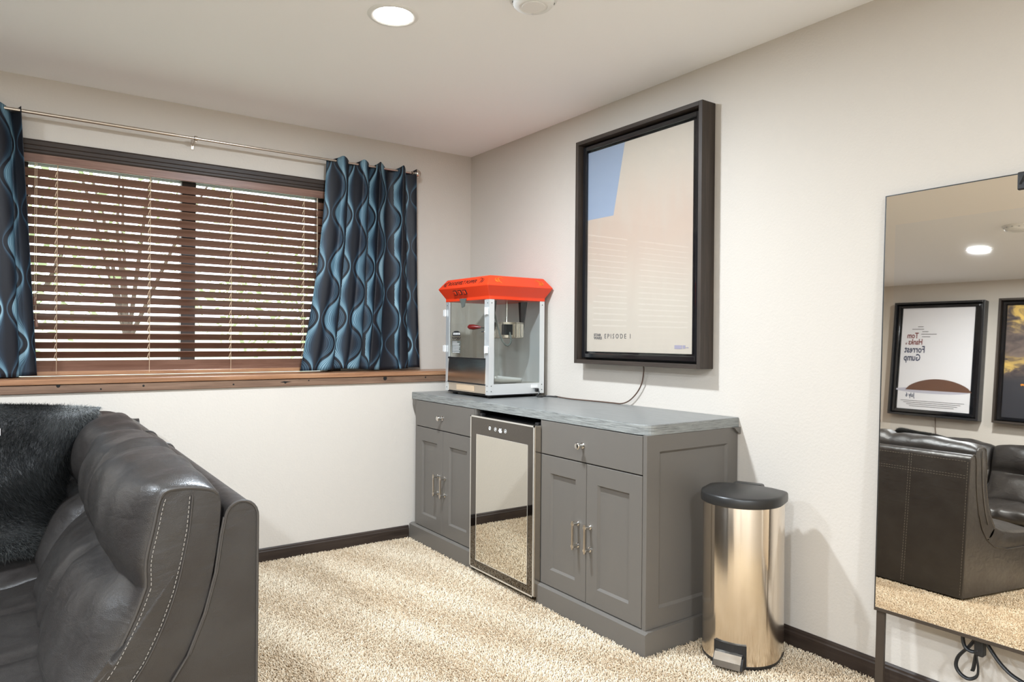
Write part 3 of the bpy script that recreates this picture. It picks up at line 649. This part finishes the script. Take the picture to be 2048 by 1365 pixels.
# ================================================================== MIRROR
# top edge rests on the wall, bottom stands out; slightly rotated in its own plane
lean = math.atan2(.105, 1.717)
Z = Vector((.105, .022*1.0, 1.717)).normalized()            # up along the panel
Yv = Vector((0, -1, .0128)); Nn = Yv.cross(Z).normalized()*-1    # placeholder, fixed below
Xp = (Vector((0, -1, 0))-Z*Vector((0, -1, 0)).dot(Z)).normalized()   # to the right
Nn = Z.cross(Xp).normalized()
if Nn.x > 0: Nn = -Nn                                         # towards the room
mo = Vector((-.125, -2.836, .0))
mi = thing('leaning_mirror', 'large tinted mirror panel leaning on the wall at the right edge', 'mirror', mo)
mm = Matrix((( Xp.x, Nn.x, Z.x, mo.x), (Xp.y, Nn.y, Z.y, mo.y), (Xp.z, Nn.z, Z.z, mo.z), (0, 0, 0, 1)))
def ml(b, name, mat, parent=mi):
    """box collected in mirror coordinates: x right, y out of the glass, z up"""
    b.v = [mm @ q for q in b.v]; return b.obj(name, mat, parent)
MW, MZ0, MZ1 = .86, .290, 1.718
ml(B().box(0, MW, -.006, 0, MZ0, MZ1), 'mirror_glass', 'mirror')
ml(B().box(.034, MW-.034, -.001, .0004, MZ0+.55, MZ1-.105), 'display_area', 'mirror_display')
bf = B(); e = .003
bf.box(-e, 0, -.012, .0012, MZ0-.006, MZ1+e); bf.box(MW, MW+e, -.012, .0012, MZ0-.006, MZ1+e); bf.box(0, MW, -.012, .0012, MZ1, MZ1+e)
ml(bf, 'edge_frame', 'black_plastic'); ml(B().box(-e, MW+e, -.012, .0014, MZ0-.011, MZ0), 'bottom_rail', 'mirror_frame')
for x in (.002, MW-.030): ml(B().box(x, x+.028, -.018, -.006, .0, MZ0-.004, .001), 'leg', 'mirror_frame')
for x in (.03, MW-.06): ml(B().box(x, x+.028, -.018, -.006, MZ0, MZ1-.1, .001), 'back_post', 'mirror_frame')
tg = ml(B().box(.398, .462, -.016, .006, 1.668, 1.724, .004), 'top_clip', 'mat_black')
lo = mm @ Vector((.406, .0064, 1.686)); text('lettering', 'A', lo, Xp, Z, .034, 'gloss_black', tg, bold=.0015)
# flat cord bundle below the mirror
def ribbon(b, pts, wdt=.009, th=.003):
    P = curve_pts(pts, 6)
    return b.tube(P, th, 6)
cb = thing('cord_bundle', 'coiled black power cord tied up beneath the mirror', 'cord', (-.085, -3.12, .27))
def loop(pts, name='cord_loop'):
    b = B(); P = curve_pts(pts, 7); v = []; f = []
    for i, q in enumerate(P):
        d = (P[min(i+1, len(P)-1)]-P[max(i-1, 0)]).normalized(); s_ = Vector((1, 0, 0)); n_ = d.cross(s_); n_ = n_.normalized() if n_.length > 1e-5 else Vector((0, 1, 0))
        w_ = (s_*.8+n_*.6).normalized(); h_ = d.cross(w_).normalized()
        v += [q+w_*.0055+h_*.0017, q-w_*.0055+h_*.0017, q-w_*.0055-h_*.0017, q+w_*.0055-h_*.0017]
    f = [(i*4+k, i*4+(k+1) % 4, i*4+4+(k+1) % 4, i*4+4+k) for i in range(len(P)-1) for k in range(4)]+[(3, 2, 1, 0), tuple(range(len(P)*4-4, len(P)*4))]
    return mesh(name, v, f, 'black_plastic', cb, True)
cx = -.075
loop([(cx, -3.135, .285), (cx, -3.112, .245), (cx, -3.083, .205), (cx, -3.075, .172), (cx, -3.088, .150), (cx, -3.112, .143), (cx, -3.134, .160), (cx, -3.138, .190), (cx, -3.133, .23), (cx, -3.136, .285)])
loop([(cx-.01, -3.130, .285), (cx-.01, -3.105, .29), (cx-.01, -3.098, .27), (cx-.01, -3.105, .243), (cx-.01, -3.125, .236), (cx-.01, -3.14, .246)])
loop([(cx+.008, -3.140, .285), (cx+.008, -3.130, .23), (cx+.008, -3.122, .18), (cx+.008, -3.118, .168)])
loop([(cx, -3.155, .285), (cx, -3.168, .262), (cx, -3.20, .222), (cx, -3.24, .196), (cx, -3.30, .190), (cx+.01, -3.40, .23), (cx+.02, -3.5, .27)])
B().box(cx-.014, cx+.014, -3.156, -3.130, .228, .29, .004).obj('cord_tie', 'black_plastic', cb)

# ================================================================== BLINDS
bl = thing('window_blind', 'wooden venetian blind half open across the window', 'blind', (-1.76, .03, SZ))
BX0, BX1 = -2.512, -1.010
B().box(BX0-.004, BX1+.004, -.012, .002, 2.030, 2.0845, .002).obj('valance', 'blind_wood', bl)
B().box(BX0, BX1, .004, .055, 2.040, 2.078, .002).obj('headrail', 'alu', bl)
ns, pit_, z1 = 21, .0466, 1.990
ang = math.radians(38)
def slat_mesh():
    v = []; f = []; n = 6
    for x in (BX0, BX1):
        for th in (.0013, -.0013):
            for k in range(n+1):
                q = (k/n-.5); d = q*.050; hcv = .002*(1-4*q*q)
                y = d*math.cos(ang)-(hcv+th)*math.sin(ang)*-1; z = -d*math.sin(ang)+(hcv+th)*math.cos(ang); v.append((x, y, z))
    m_ = n+1
    for k in range(n): f += [(k, k+1, 2*m_+k+1, 2*m_+k), (m_+k, 3*m_+k, 3*m_+k+1, m_+k+1), (k, m_+k, m_+k+1, k+1), (2*m_+k, 2*m_+k+1, 3*m_+k+1, 3*m_+k)]
    f += [(0, 2*m_, 3*m_, m_), (n, m_+n, 3*m_+n, 2*m_+n)]
    return v, f
sv, sf = slat_mesh()
s0 = mesh('slat', sv, sf, 'blind_wood', bl, local=True); s0.location = (1.76+0, 0, z1-SZ)
for k in range(1, ns-1):
    o = s0.copy(); COL.objects.link(o); o.parent = bl; o.location = (1.76, 0, z1-SZ-k*pit_)
for k in range(3):
    o = s0.copy(); COL.objects.link(o); o.parent = bl; o.location = (1.76, 0, 1.052-SZ-k*.008); o.rotation_euler = (-ang, 0, 0)
B().box(BX0, BX1, .006, .056, 1.003, 1.024, .003).obj('bottom_rail', 'sill_top', bl)
for x in (-2.368, -1.96, -1.554, -1.148):
    lc = B(); lc.tube([(x, .03-.0235, 2.04), (x, .03-.0235, 1.012)], .0012, 5); lc.tube([(x+.004, .03+.0235, 2.04), (x+.004, .03+.0235, 1.012)], .0012, 5)
    for k in range(ns-1): lc.tube([(x-.003, .006, z1-k*pit_+.008), (x-.009, .010, z1-k*pit_-.014), (x-.001, .03, z1-k*pit_-.019)], .0017, 4)
    lc.obj('ladder_cord', 'tan_print', bl)
for x, z in ((-2.459, 1.37), (-2.452, 1.265)):
    c_ = B().tube([(x, -.002, 2.03), (x, -.002, z)], .0011, 5).obj('lift_cord', 'tan_print', bl)
    B().lathe([(.003, .028), (.006, .022), (.009, .008), (.0105, -.004), (.009, -.012), (.004, -.014), (0, -.0145)], (x, -.002, z-.012), 2, 14).obj('tassel', 'blind_wood', c_, True)
wd = B().tube([(-1.073, -.002, 2.03), (-1.070, -.002, 1.62)], .002, 6).obj('tilt_wand', 'tan_print', bl)
B().box(-1.079, -1.067, -.008, .004, 1.925, 1.95, .002).obj('wand_clip', 'blind_wood', wd)

# ================================================================== CURTAINS
rodz, rody = 2.245, -.09
rd = thing('curtain_rod', 'brushed nickel curtain rod with ball finials across the window', 'curtain rod', (-1.76, 0, rodz))
B().tube([(-3.05, rody, rodz), (-1.86, rody, rodz)], .0085, 14).obj('rod_tube', 'nickel', rd, True)
B().tube([(-1.90, rody, rodz), (-.50, rody, rodz)], .0068, 14).obj('rod_tube', 'nickel', rd, True)
for x, s in ((-3.05, -1), (-.495, 1)):
    B().lathe([(.0085, 0), (.012, s*.002), (.012, s*.008), (.009, s*.012)]+[(.026*math.sin(a), s*(.036-.026*math.cos(a))) for a in np.linspace(.35, PI, 14)], (x, rody, rodz), 0, 24).obj('finial', 'nickel', rd, True)
for x in (-2.95, -1.761, -.56):
    k = B().tube([(x, rody+.002, rodz-.011), (x, -.03, rodz-.014), (x, -.002, rodz-.018)], .005, 8); k.box(x-.008, x+.008, -.004, -.0005, rodz-.04, rodz+.012, .001); k.lathe([(.0125, -.007), (.0125, .007), (.009, .007), (.009, -.007), (.0125, -.007)], (x, rody, rodz), 0, 16); k.obj('bracket', 'nickel', rd, True)
def curtain(label, tl, tr_, bl_, br, nf, seed, flare):
    rg = np.random.default_rng(seed); nu, nv = 220, 60
    ph = rg.uniform(0, 6, 4); us = np.linspace(0, 1, nu+1); v = []; uv = []
    zt0, zb = rodz+.016, SZ+.012
    wave = lambda u: u+.018*math.sin(2*PI*u*2+ph[0])+.012*math.sin(2*PI*u*3.3+ph[1])
    rows = []
    for j in range(nv+1):
        q = j/nv; row = []
        for u in us:
            x = (tl+(tr_-tl)*u)*(1-q**flare)+(bl_+(br-bl_)*u)*q**flare
            th = 2*PI*nf*wave(u)
            amp = .040*(1-.15*q)+.006*math.sin(5*u+3*q+ph[2])
            y = rody-.004+amp*math.sin(th)*(.82+.18*math.sin(2.3*th*.31+ph[3]))-.006*q
            x += .014*math.sin(2*th+1.+1.5*q)*(.4+.6*q)
            y += .006*math.sin(9*u+7*q+ph[1])*q
            z = zt0+(zb-zt0)*q
            if q < .06: z += (1-q/.06)*(.013*(-math.sin(th))-.002)
            z += .006*q**6*math.sin(3*u*PI+ph[2])
            row.append((x, y, z))
        rows.append(row)
    mid = np.array(rows[nv//2]); L = np.concatenate([[0], np.cumsum(np.linalg.norm(np.diff(mid[:, :2], axis=0), axis=1))])
    L = L*(1.18/L[-1])
    for j, row in enumerate(rows):
        for i, q in enumerate(row): v.append(q); uv.append((L[i], q[2]))
    f = [(j*(nu+1)+i, j*(nu+1)+i+1, (j+1)*(nu+1)+i+1, (j+1)*(nu+1)+i) for j in range(nv) for i in range(nu)]
    t = thing('curtain', label, 'curtain', ((tl+tr_)/2, rody, SZ+.01), group='teal ogee-pattern curtains')
    o = mesh('cloth', v, f, 'curtain', t, True, uv=uv); sm = o.modifiers.new('solid', 'SOLIDIFY'); sm.thickness = .002; sm.offset = 0
    hv = rows[nv]
    for k in range(1, 6): pass
    return t
curtain('teal and navy ogee curtain between the blind and the popcorn machine', -1.052, -.475, -1.185, -.435, 4.6, 3, 1.6)
curtain('teal and navy ogee curtain at the left edge of the picture', -3.06, -2.522, -3.1, -2.452, 4.6, 5, 1.1)

# ================================================================== SOFA
sf_ = thing('sectional_sofa', 'large dark grey leather sectional sofa around the left half of the room', 'sofa', (-3.5, -1.3, 0))
def cr(pts, n):
    """closed catmull-rom through pts, n samples per span"""
    P = [np.array(q, float) for q in pts]; N = len(P); out = []
    for i in range(N):
        a, b_, c, d = P[i-1], P[i], P[(i+1) % N], P[(i+2) % N]
        for k in range(n):
            t = k/n; out.append(.5*((2*b_)+(c-a)*t+(2*a-5*b_+4*c-d)*t*t+(3*b_-a-3*c+d)*t**3))
    return np.array(out)
EB = [(.24, .335), (.165, .45), (.115, .58), (.092, .70), (.083, .79), (.090, .832), (.125, .848), (.185, .853), (.211, .838), (.226, .77), (.240, .70), (.240, .648), (.244, .630), (.270, .56), (.320, .465), (.395, .385), (.35, .335)]
MB_ = [(.24, .335), (.165, .45), (.115, .58), (.092, .70), (.083, .79), (.088, .845), (.130, .888), (.205, .893), (.272, .866), (.312, .80), (.318, .715), (.286, .648), (.288, .630), (.350, .598), (.402, .52), (.428, .41), (.35, .335)]
ES = [(.33, .335), (.33, .30), (.40, .272), (.60, .262), (.85, .266), (1.0, .270), (1.045, .285), (1.05, .315), (1.03, .342), (.90, .345), (.70, .347), (.50, .365), (.40, .385)]
MS = [(.33, .335), (.33, .30), (.40, .272), (.60, .262), (.85, .266), (1.0, .270), (1.065, .285), (1.085, .325), (1.055, .375), (.90, .400), (.70, .402), (.50, .410), (.40, .41)]
def frame(o, t, n): return lambda s, d, z: (o[0]+t[0]*s+n[0]*d, o[1]+t[1]*s+n[1]*d, z)
def cushion(name, fr_, s0, s1, Eo, Mo, seams, seed, nsp=5, depth=.020):
    rg = np.random.default_rng(seed); E_ = cr(Eo, nsp); Mm = cr(Mo, nsp); n = len(E_); L = s1-s0; ns_ = 56
    ss = .5-.5*np.cos(np.linspace(0, PI, ns_+1)); ph = rg.uniform(0, 6, 8); cen = E_.mean(0)
    v = []
    def ringv(s, loop_): return [fr_(s, q[0], q[1]) for q in loop_]
    levels = []
    for sc, ds in ((.55, -.006), (.9, -.003), (.985, .0)): levels.append((s0-(.004 if sc < .9 else .0)*1+ds*0, cen+(E_-cen)*sc))
    for u in ss:
        x = abs(2*u-1); bl2 = (1-x**3.2)**.55 if x < 1 else 0
        g = 0
        for q in seams: g += math.exp(-((u-q)*L/.014)**2)
        k = np.arange(n)/n*2*PI
        dif = np.linalg.norm(Mm-E_, axis=1); act = np.clip(dif/.05, 0, 1)
        loop_ = E_+(Mm-E_)*(bl2*(1-.30*g))
        nrm = Mm-cen; nrm = nrm/np.linalg.norm(nrm, axis=1)[:, None]
        wob = (.0045*np.sin(u*L*21+3*np.sin(k*2+ph[0])+ph[1])+.004*np.sin(u*L*11+k*3+ph[2])+.003*np.sin(u*L*38+k*5+ph[3]))*bl2
        loop_ = loop_+nrm*(act*(wob-g*depth*bl2))[:, None]
        levels.append((s0+L*u, loop_))
    for sc in (.985, .9, .55): levels.append((s1, cen+(E_-cen)*sc))
    for s, lp in levels: v += ringv(s, lp)
    N = len(levels); f = [(i*n+k, i*n+(k+1) % n, (i+1)*n+(k+1) % n, (i+1)*n+k) for i in range(N-1) for k in range(n)]
    f += [tuple(range(n-1, -1, -1)), tuple(range((N-1)*n, N*n))]
    o = mesh(name, v, f, 'leather', sf_, True)
    return o, E_
def shell(fr_, L):
    p = [(0, .005), (.0, .768)]+[(.037-.037*math.cos(a), .768+.041*math.sin(a)**.9) for a in np.linspace(.2, PI-.2, 11)]+[(.076, .76), (.080, .74), (.092, .65), (.115, .56), (.150, .47), (.20, .39), (.28, .325), (.38, .285), (.57, .260), (.84, .264), (1.0, .266), (1.035, .255), (1.04, .23), (1.04, .005)]
    v = [fr_(s, d, z) for s in (0, L) for d, z in p]; n = len(p)
    f = [tuple(range(n)), tuple(range(2*n-1, n-1, -1))]+[(i, (i+1) % n, n+(i+1) % n, n+i) for i in range(n)]
    o = mesh('frame_shell', v, f, 'leather', sf_); shade(o, 35); return o, p
r1 = frame((-2.05, -2.34), (0, 1), (-1, 0)); r2 = frame((-2.05, -.29), (-1, 0), (0, -1)); r3 = frame((-5.08, -.29), (0, -1), (1, 0))
sh_1, pro = shell(r1, 2.05); sh_2, _ = shell(r2, 3.03); sh_3, _ = shell(r3, 3.2)
# piping along the end of the shell and seams on its outer face
B().tube([r1(-.001, d, z) for d, z in pro[0:18]], .0035, 6).obj('piping', 'piping', sh_1, True)
B().tube([r1(-.002, d+.004, z-.002) for d, z in pro[12:26]], .003, 6).obj('piping', 'piping', sh_1, True)
def stitches(fn, L, parent, step=.011, r=.0009, name='stitching'):
    b = B(); n = int(L/step)
    for k in range(n):
        a, c = fn((k+.15)/n), fn((k+.75)/n); b.tube([a, c], r, 4)
    return b.obj(name, 'stitch', parent)
for z in (.674, .688): stitches(lambda t, z=z: r1(t*2.0+.02, -.0008, z), 2.0, sh_1, .016)
for s_ in (.318, .332, 1.08, 1.094): stitches(lambda t, s_=s_: r1(s_, -.0008, .02+t*.76), .76, sh_1, .016)
stitches(lambda t: r1(.012, -.0008, .02+t*.75), .75, sh_1, .016); stitches(lambda t: r1(.02+t*2.0, -.0008, .768), 2.0, sh_1, .016)
for s_ in (1.08, 1.47): B().tube([r1(s_, d, z+.0015) for d, z in pro[1:15]], .004, 6).obj('seam', 'piping', sh_1, True)
# cushions
k1, El = cushion('back_cushion', r1, .004, 1.075, EB, MB_, (.46,), 1)
cushion('back_cushion', r1, 1.09, 1.70, EB, MB_, (), 2)
cushion('back_cushion', r2, .16, 1.04, EB, MB_, (.5,), 3); cushion('back_cushion', r2, 1.055, 2.0, EB, MB_, (.5,), 4); cushion('back_cushion', r2, 2.015, 2.75, EB, MB_, (.5,), 5)
cushion('back_cushion', r3, .46, 1.12, EB, MB_, (), 6); cushion('back_cushion', r3, 1.135, 2.12, EB, MB_, (.5,), 7); cushion('back_cushion', r3, 2.135, 3.18, EB, MB_, (.5,), 8)
q1, Es = cushion('seat_cushion', r1, .004, 1.075, ES, MS, (.33, .67), 11)
rc1 = frame((-2.05, -1.25), (0, 1), (-1, 0)); cushion('seat_cushion', rc1, .005, .96, ES, MS, (.5,), 12)
cushion('seat_cushion', r2, 1.055, 2.0, ES, MS, (.33, .67), 13); rc2 = frame((-5.08, -.30), (0, -1), (1, 0)); cushion('seat_cushion', rc2, .005, 1.1, ES, MS, (.5,), 14)
cushion('seat_cushion', r3, 1.135, 2.12, ES, MS, (.33, .67), 15); cushion('seat_cushion', r3, 2.135, 3.18, ES, MS, (.33, .67), 16)
# gusset piping and stitching on the near end of the back and seat cushions
def path(loop_, a, b_):
    n = len(loop_); i0, i1 = int(a*5), int(b_*5); return [loop_[i % n] for i in range(i0, i1+1)]
pf = path(El, 8, 15); B().tube([r1(.004, q[0], q[1]) for q in pf], .004, 6).obj('piping', 'piping', k1, True)
pb_ = path(El, 5, 8); B().tube([r1(.004, q[0], q[1]) for q in pb_], .004, 6).obj('piping', 'piping', k1, True)
def along(pts, off, yoff):
    P = [np.array(q) for q in pts]; L = np.concatenate([[0], np.cumsum([np.linalg.norm(P[i+1]-P[i]) for i in range(len(P)-1)])])
    def fn(t):
        s = min(max(t, 0), 1)*L[-1]; i = min(int(np.searchsorted(L, s)), len(P)-1); i = max(i, 1); a = (s-L[i-1])/max(L[i]-L[i-1], 1e-6)
        q = P[i-1]*(1-a)+P[i]*a; d = P[i]-P[i-1]; d = d/np.linalg.norm(d); return r1(.004+yoff, q[0]-d[1]*off, q[1]+d[0]*off)
    return fn, L[-1]
fn, LL = along(pf, -.010, -.0045); stitches(fn, LL, k1, .0105, .0009)
fn, LL = along(path(El, 5, 8)[::-1], .0, 0)
mid = [(.152, .835), (.158, .76), (.170, .69), (.186, .62), (.21, .55), (.245, .475), (.29, .41)]
fn, LL = along(mid, 0, -.0068); stitches(fn, LL, k1, .0105, .0009)
B().tube(curve_pts([r1(-.0015, a-.006, b2) for a, b2 in mid]), .0018, 5).obj('seam', 'piping', k1, True)

# ================================================================== FUR THROWS
def strands(base, nrm, length, width, bend, tint, name, mat, parent, segs=2):
    """flat tapering strands as one mesh; arrays of shape (n,3)"""
    n = len(base); side = np.cross(nrm, rng.normal(size=(n, 3))); side /= np.linalg.norm(side, axis=1)[:, None]+1e-9
    V = np.zeros((n, 2*segs+1, 3)); 
    for k in range(segs):
        t = k/segs; c = base+nrm*(length*t)[:, None]+bend*(length*t*t)[:, None]; wv = (width*(1-t*.5))[:, None]
        V[:, 2*k] = c-side*wv; V[:, 2*k+1] = c+side*wv
    V[:, 2*segs] = base+nrm*(length*.9)[:, None]+bend*length[:, None]
    fc = []
    for k in range(segs-1): fc += [[2*k, 2*k+1, 2*k+3], [2*k, 2*k+3, 2*k+2]]
    fc.append([2*segs-2, 2*segs-1, 2*segs]); fc = np.array(fc)
    F = (np.arange(n)[:, None, None]*(2*segs+1)+fc[None]).reshape(-1, 3)
    me = bpy.data.meshes.new(name); nv, nf = n*(2*segs+1), len(F)
    me.vertices.add(nv); me.vertices.foreach_set('co', V.reshape(-1).astype(np.float32))
    me.loops.add(nf*3); me.loops.foreach_set('vertex_index', F.reshape(-1).astype(np.int32))
    me.polygons.add(nf); me.polygons.foreach_set('loop_start', (np.arange(nf)*3).astype(np.int32)); me.polygons.foreach_set('loop_total', np.full(nf, 3, np.int32))
    at = me.attributes.new('tint', 'FLOAT', 'POINT'); at.data.foreach_set('value', np.repeat(tint, 2*segs+1).astype(np.float32))
    me.materials.append(MAT(mat)); me.update(); me.validate()
    o = bpy.data.objects.new(name, me); COL.objects.link(o)
    if parent: o.parent = parent; o.location = -wl(parent)
    return o
def fur_throw(label, cor, th, nh, seed):
    """cor: bl, br, tr, tl in world space; a plump cushion between them with fur"""
    rg = np.random.default_rng(seed); c = [np.array(q) for q in cor]; nu, nv = 36, 28
    nn = np.cross(c[1]-c[0], c[3]-c[0]); nn /= np.linalg.norm(nn)
    def P(u, v, s):
        p = (c[0]*(1-u)+c[1]*u)*(1-v)+(c[3]*(1-u)+c[2]*u)*v
        e = max(0, (1-abs(2*u-1)**3)*(1-abs(2*v-1)**3))**.5
        ctr = (c[0]+c[1]+c[2]+c[3])/4; pin = 1-.06*(1-abs(2*u-1))*abs(2*v-1)**4-.06*(1-abs(2*v-1))*abs(2*u-1)**4
        return ctr+(p-ctr)*pin+nn*s*th*e*(1+.18*math.sin(7*u+5*v+seed)+.12*math.sin(13*v-6*u))
    v = []; f = []
    for s in (1, -1):
        for j in range(nv+1):
            for i in range(nu+1): v.append(P(i/nu, j/nv, s))
    m_ = (nu+1)*(nv+1)
    for s in (0, 1): f += [tuple(s*m_+q for q in (j*(nu+1)+i, j*(nu+1)+i+1, (j+1)*(nu+1)+i+1, (j+1)*(nu+1)+i)) for j in range(nv) for i in range(nu)]
    t = thing('fur_throw', label, 'throw', tuple(c[0]*.5+c[1]*.5), group='black faux fur throws')
    o = mesh('cushion_body', v, f, 'black', t, True)
    V = np.array(v); F = np.array(f); a = V[F[:, 0]]; ar = np.linalg.norm(np.cross(V[F[:, 1]]-a, V[F[:, 3]]-a), axis=1)
    pick = rg.choice(len(F), nh, p=ar/ar.sum()); u, w_ = rg.random(nh)[:, None], rg.random(nh)[:, None]
    base = (V[F[pick, 0]]*(1-u)+V[F[pick, 1]]*u)*(1-w_)+(V[F[pick, 3]]*(1-u)+V[F[pick, 2]]*u)*w_
    nr = np.cross(V[F[pick, 1]]-V[F[pick, 0]], V[F[pick, 3]]-V[F[pick, 0]]); nr /= np.linalg.norm(nr, axis=1)[:, None]+1e-9
    nr[pick >= nu*nv] *= -1
    def fld(p, k): return np.sin(p[:, 0]*k+np.sin(p[:, 2]*k*.7+1)*1.7)+np.sin(p[:, 2]*k*1.3+p[:, 1]*k+2.1*np.sin(p[:, 0]*k*.6))
    comb = np.stack([.45*fld(base, 9), np.zeros(nh), -.55+.35*fld(base+3, 7)], 1); comb += rg.normal(size=(nh, 3))*.28
    tone = np.clip(.03+.36*np.clip(fld(base, 11)-.5, 0, 2)+.16*rg.random(nh)**2+.8*np.clip((base[:, 2]-.90)/.05, 0, 1)*np.clip(fld(base+1, 13)+.4, 0, 1), 0, 1)  # pale markings, plus a highlight painted into the tint along the top rim
    nr2 = nr+rg.normal(size=(nh, 3))*.25; nr2 /= np.linalg.norm(nr2, axis=1)[:, None]
    s_ = strands(base, nr2*.7, rg.uniform(.014, .028, nh), rg.uniform(.00028, .0006, nh), comb, tone, 'fur_pile', 'fur', t, 3); s_['kind'] = 'stuff'
    return t
th1 = fur_throw('black faux fur throw piled in the sofa corner under the window', [(-3.06, -1.10, .43), (-2.455, -1.12, .43), (-2.262, -.98, .928), (-3.0, -.90, 1.01)], .09, 150000, 4)
fur_throw('black faux fur throw on the far sofa corner, seen in the mirror', [(-4.86, -.52, .80), (-4.50, -1.12, .80), (-4.56, -1.16, .89), (-4.92, -.56, .92)], .07, 20000, 9)
B().box(-2.582, -2.5695, -1.222, -1.219, .868, .892, .001).obj('sewn_tag', 'white', th1)

# ================================================================== CARPET PILE
def carpet():
    xs_, ys_ = [], []
    def field(x0, x1, y0, y1, st):
        gx, gy = np.meshgrid(np.arange(x0, x1, st), np.arange(y0, y1, st)); gx = gx.ravel()+rng.uniform(-.45, .45, gx.size)*st; gy = gy.ravel()+rng.uniform(-.45, .45, gy.size)*st
        xs_.append(gx); ys_.append(gy)
    field(-2.06, -.004, -3.3, LY-.002, .0064); field(-3.6, -2.06, -3.3, -2.34, .0085); field(-4.05, -3.12, -2.34, -1.35, .012)
    x = np.concatenate(xs_); y = np.concatenate(ys_); k = np.ones(len(x), bool)
    k &= ~((x > -.579) & (y > -2.207)); k &= ~((x+.235)**2+(y+2.385)**2 < .125**2); k &= ~((x > -.135) & (np.abs(y+2.85) < .018)); k &= ~((x < -2.05) & (x > -3.09) & (y > -2.335))
    x, y = x[k], y[k]; n = len(x)
    lane = np.sin((x*.93+y*.36)*2*PI/.34+.5*np.sin(y*3)); lo_ = np.sin(x*7+1.3*np.sin(y*5))+np.sin(y*9+2*np.sin(x*4))
    base = np.stack([x, y, np.full(n, -.012)], 1)
    nr = np.stack([.25*lane+.12*lo_, .15*lane-.1*lo_, np.ones(n)], 1)+rng.normal(size=(n, 3))*.32; nr[:, 2] = np.abs(nr[:, 2]); nr /= np.linalg.norm(nr, axis=1)[:, None]
    bend = rng.normal(size=(n, 3))*.35; bend[:, 2] = -.15
    tint = np.clip(.62+.10*lane+.04*lo_+rng.normal(size=n)*.17, 0, 1)
    # tufts: three-sided yarn ends with a blunt top
    L_ = rng.uniform(.011, .017, n)*(1+.06*lane); wv = rng.uniform(.0020, .0031, n)
    a = np.cross(nr, rng.normal(size=(n, 3))); a /= np.linalg.norm(a, axis=1)[:, None]; b2 = np.cross(nr, a)
    V = np.zeros((n, 7, 3))
    for i in range(3):
        an = 2*PI*i/3; d = a*math.cos(an)+b2*math.sin(an)
        V[:, i] = base+d*(wv*.8)[:, None]
        an += .5; d = a*math.cos(an)+b2*math.sin(an)
        V[:, 3+i] = base+nr*(L_*.72)[:, None]+bend*(L_*.45)[:, None]+d*wv[:, None]
    V[:, 6] = base+nr*L_[:, None]+bend*(L_*.8)[:, None]
    fc = np.array([[0, 1, 4], [0, 4, 3], [1, 2, 5], [1, 5, 4], [2, 0, 3], [2, 3, 5], [3, 4, 6], [4, 5, 6], [5, 3, 6]])
    F = (np.arange(n)[:, None, None]*7+fc[None]).reshape(-1, 3); nf = len(F)
    me = bpy.data.meshes.new('carpet_pile'); me.vertices.add(n*7); me.vertices.foreach_set('co', V.reshape(-1).astype(np.float32))
    me.loops.add(nf*3); me.loops.foreach_set('vertex_index', F.reshape(-1).astype(np.int32)); me.polygons.add(nf)
    me.polygons.foreach_set('loop_start', (np.arange(nf)*3).astype(np.int32)); me.polygons.foreach_set('loop_total', np.full(nf, 3, np.int32)); me.polygons.foreach_set('use_smooth', np.ones(nf, bool))
    at = me.attributes.new('tint', 'FLOAT', 'POINT'); at.data.foreach_set('value', np.repeat(tint, 7).astype(np.float32))
    me.materials.append(MAT('pile')); me.update()
    o = bpy.data.objects.new('carpet_pile', me); COL.objects.link(o); tag(o, 'beige shag carpet pile covering the floor', 'carpet', kind='stuff'); return n
carpet()

# ================================================================== OUTSIDE
struct(mesh('lawn', [(-12, .35, .78), (8, .35, .78), (14, 14, 1.6), (-18, 14, 1.6)], [(0, 1, 2, 3)], 'grass'), 'sunlit lawn outside the window')
def shrub(name, label, c, rad, nl, seed, h0):
    rg = np.random.default_rng(seed); t = thing(name, label, 'shrub', (c[0], c[1], h0), group='shrubs and trees outside the window')
    b = B(); 
    for k in range(7):
        d = rg.normal(size=3); d[2] = abs(d[2])+.6; d /= np.linalg.norm(d); e_ = Vector(c)+Vector(d*np.array(rad)*.8); s_ = Vector((c[0], c[1], h0)); b.tube([s_, s_.lerp(e_, .5)+Vector((rg.normal()*.08, rg.normal()*.08, .05)), e_], [.035, .022, .008], 5)
    b.obj('branches', 'bark', t)
    d = rg.normal(size=(nl, 3)); d /= np.linalg.norm(d, axis=1)[:, None]; p = np.array(c)+d*np.array(rad)*(rg.random(nl)**.4)[:, None]
    a = rg.normal(size=(nl, 3)); a /= np.linalg.norm(a, axis=1)[:, None]; e = np.cross(a, rg.normal(size=(nl, 3))); e /= np.linalg.norm(e, axis=1)[:, None]
    s = rg.uniform(.03, .07, nl)[:, None]; V = np.stack([p-a*s, p+e*s*.45, p+a*s, p-e*s*.45], 1).reshape(-1, 3)
    mesh('foliage', V.tolist(), [(4*i, 4*i+1, 4*i+2, 4*i+3) for i in range(nl)], 'leaf', t, fix=False)
shrub('garden_shrub', 'leafy shrub behind the left half of the blind', (-2.9, 3.4, 2.0), (1.3, .8, 1.1), 1300, 1, .85)
shrub('garden_shrub', 'leafy shrub behind the right half of the blind', (.4, 3.8, 1.6), (1.5, .9, .8), 1300, 2, .9)
shrub('garden_tree', 'tall loose tree beyond the lawn outside the window', (-1.2, 7.5, 3.6), (2.6, 1.4, 1.9), 1200, 3, 1.1)
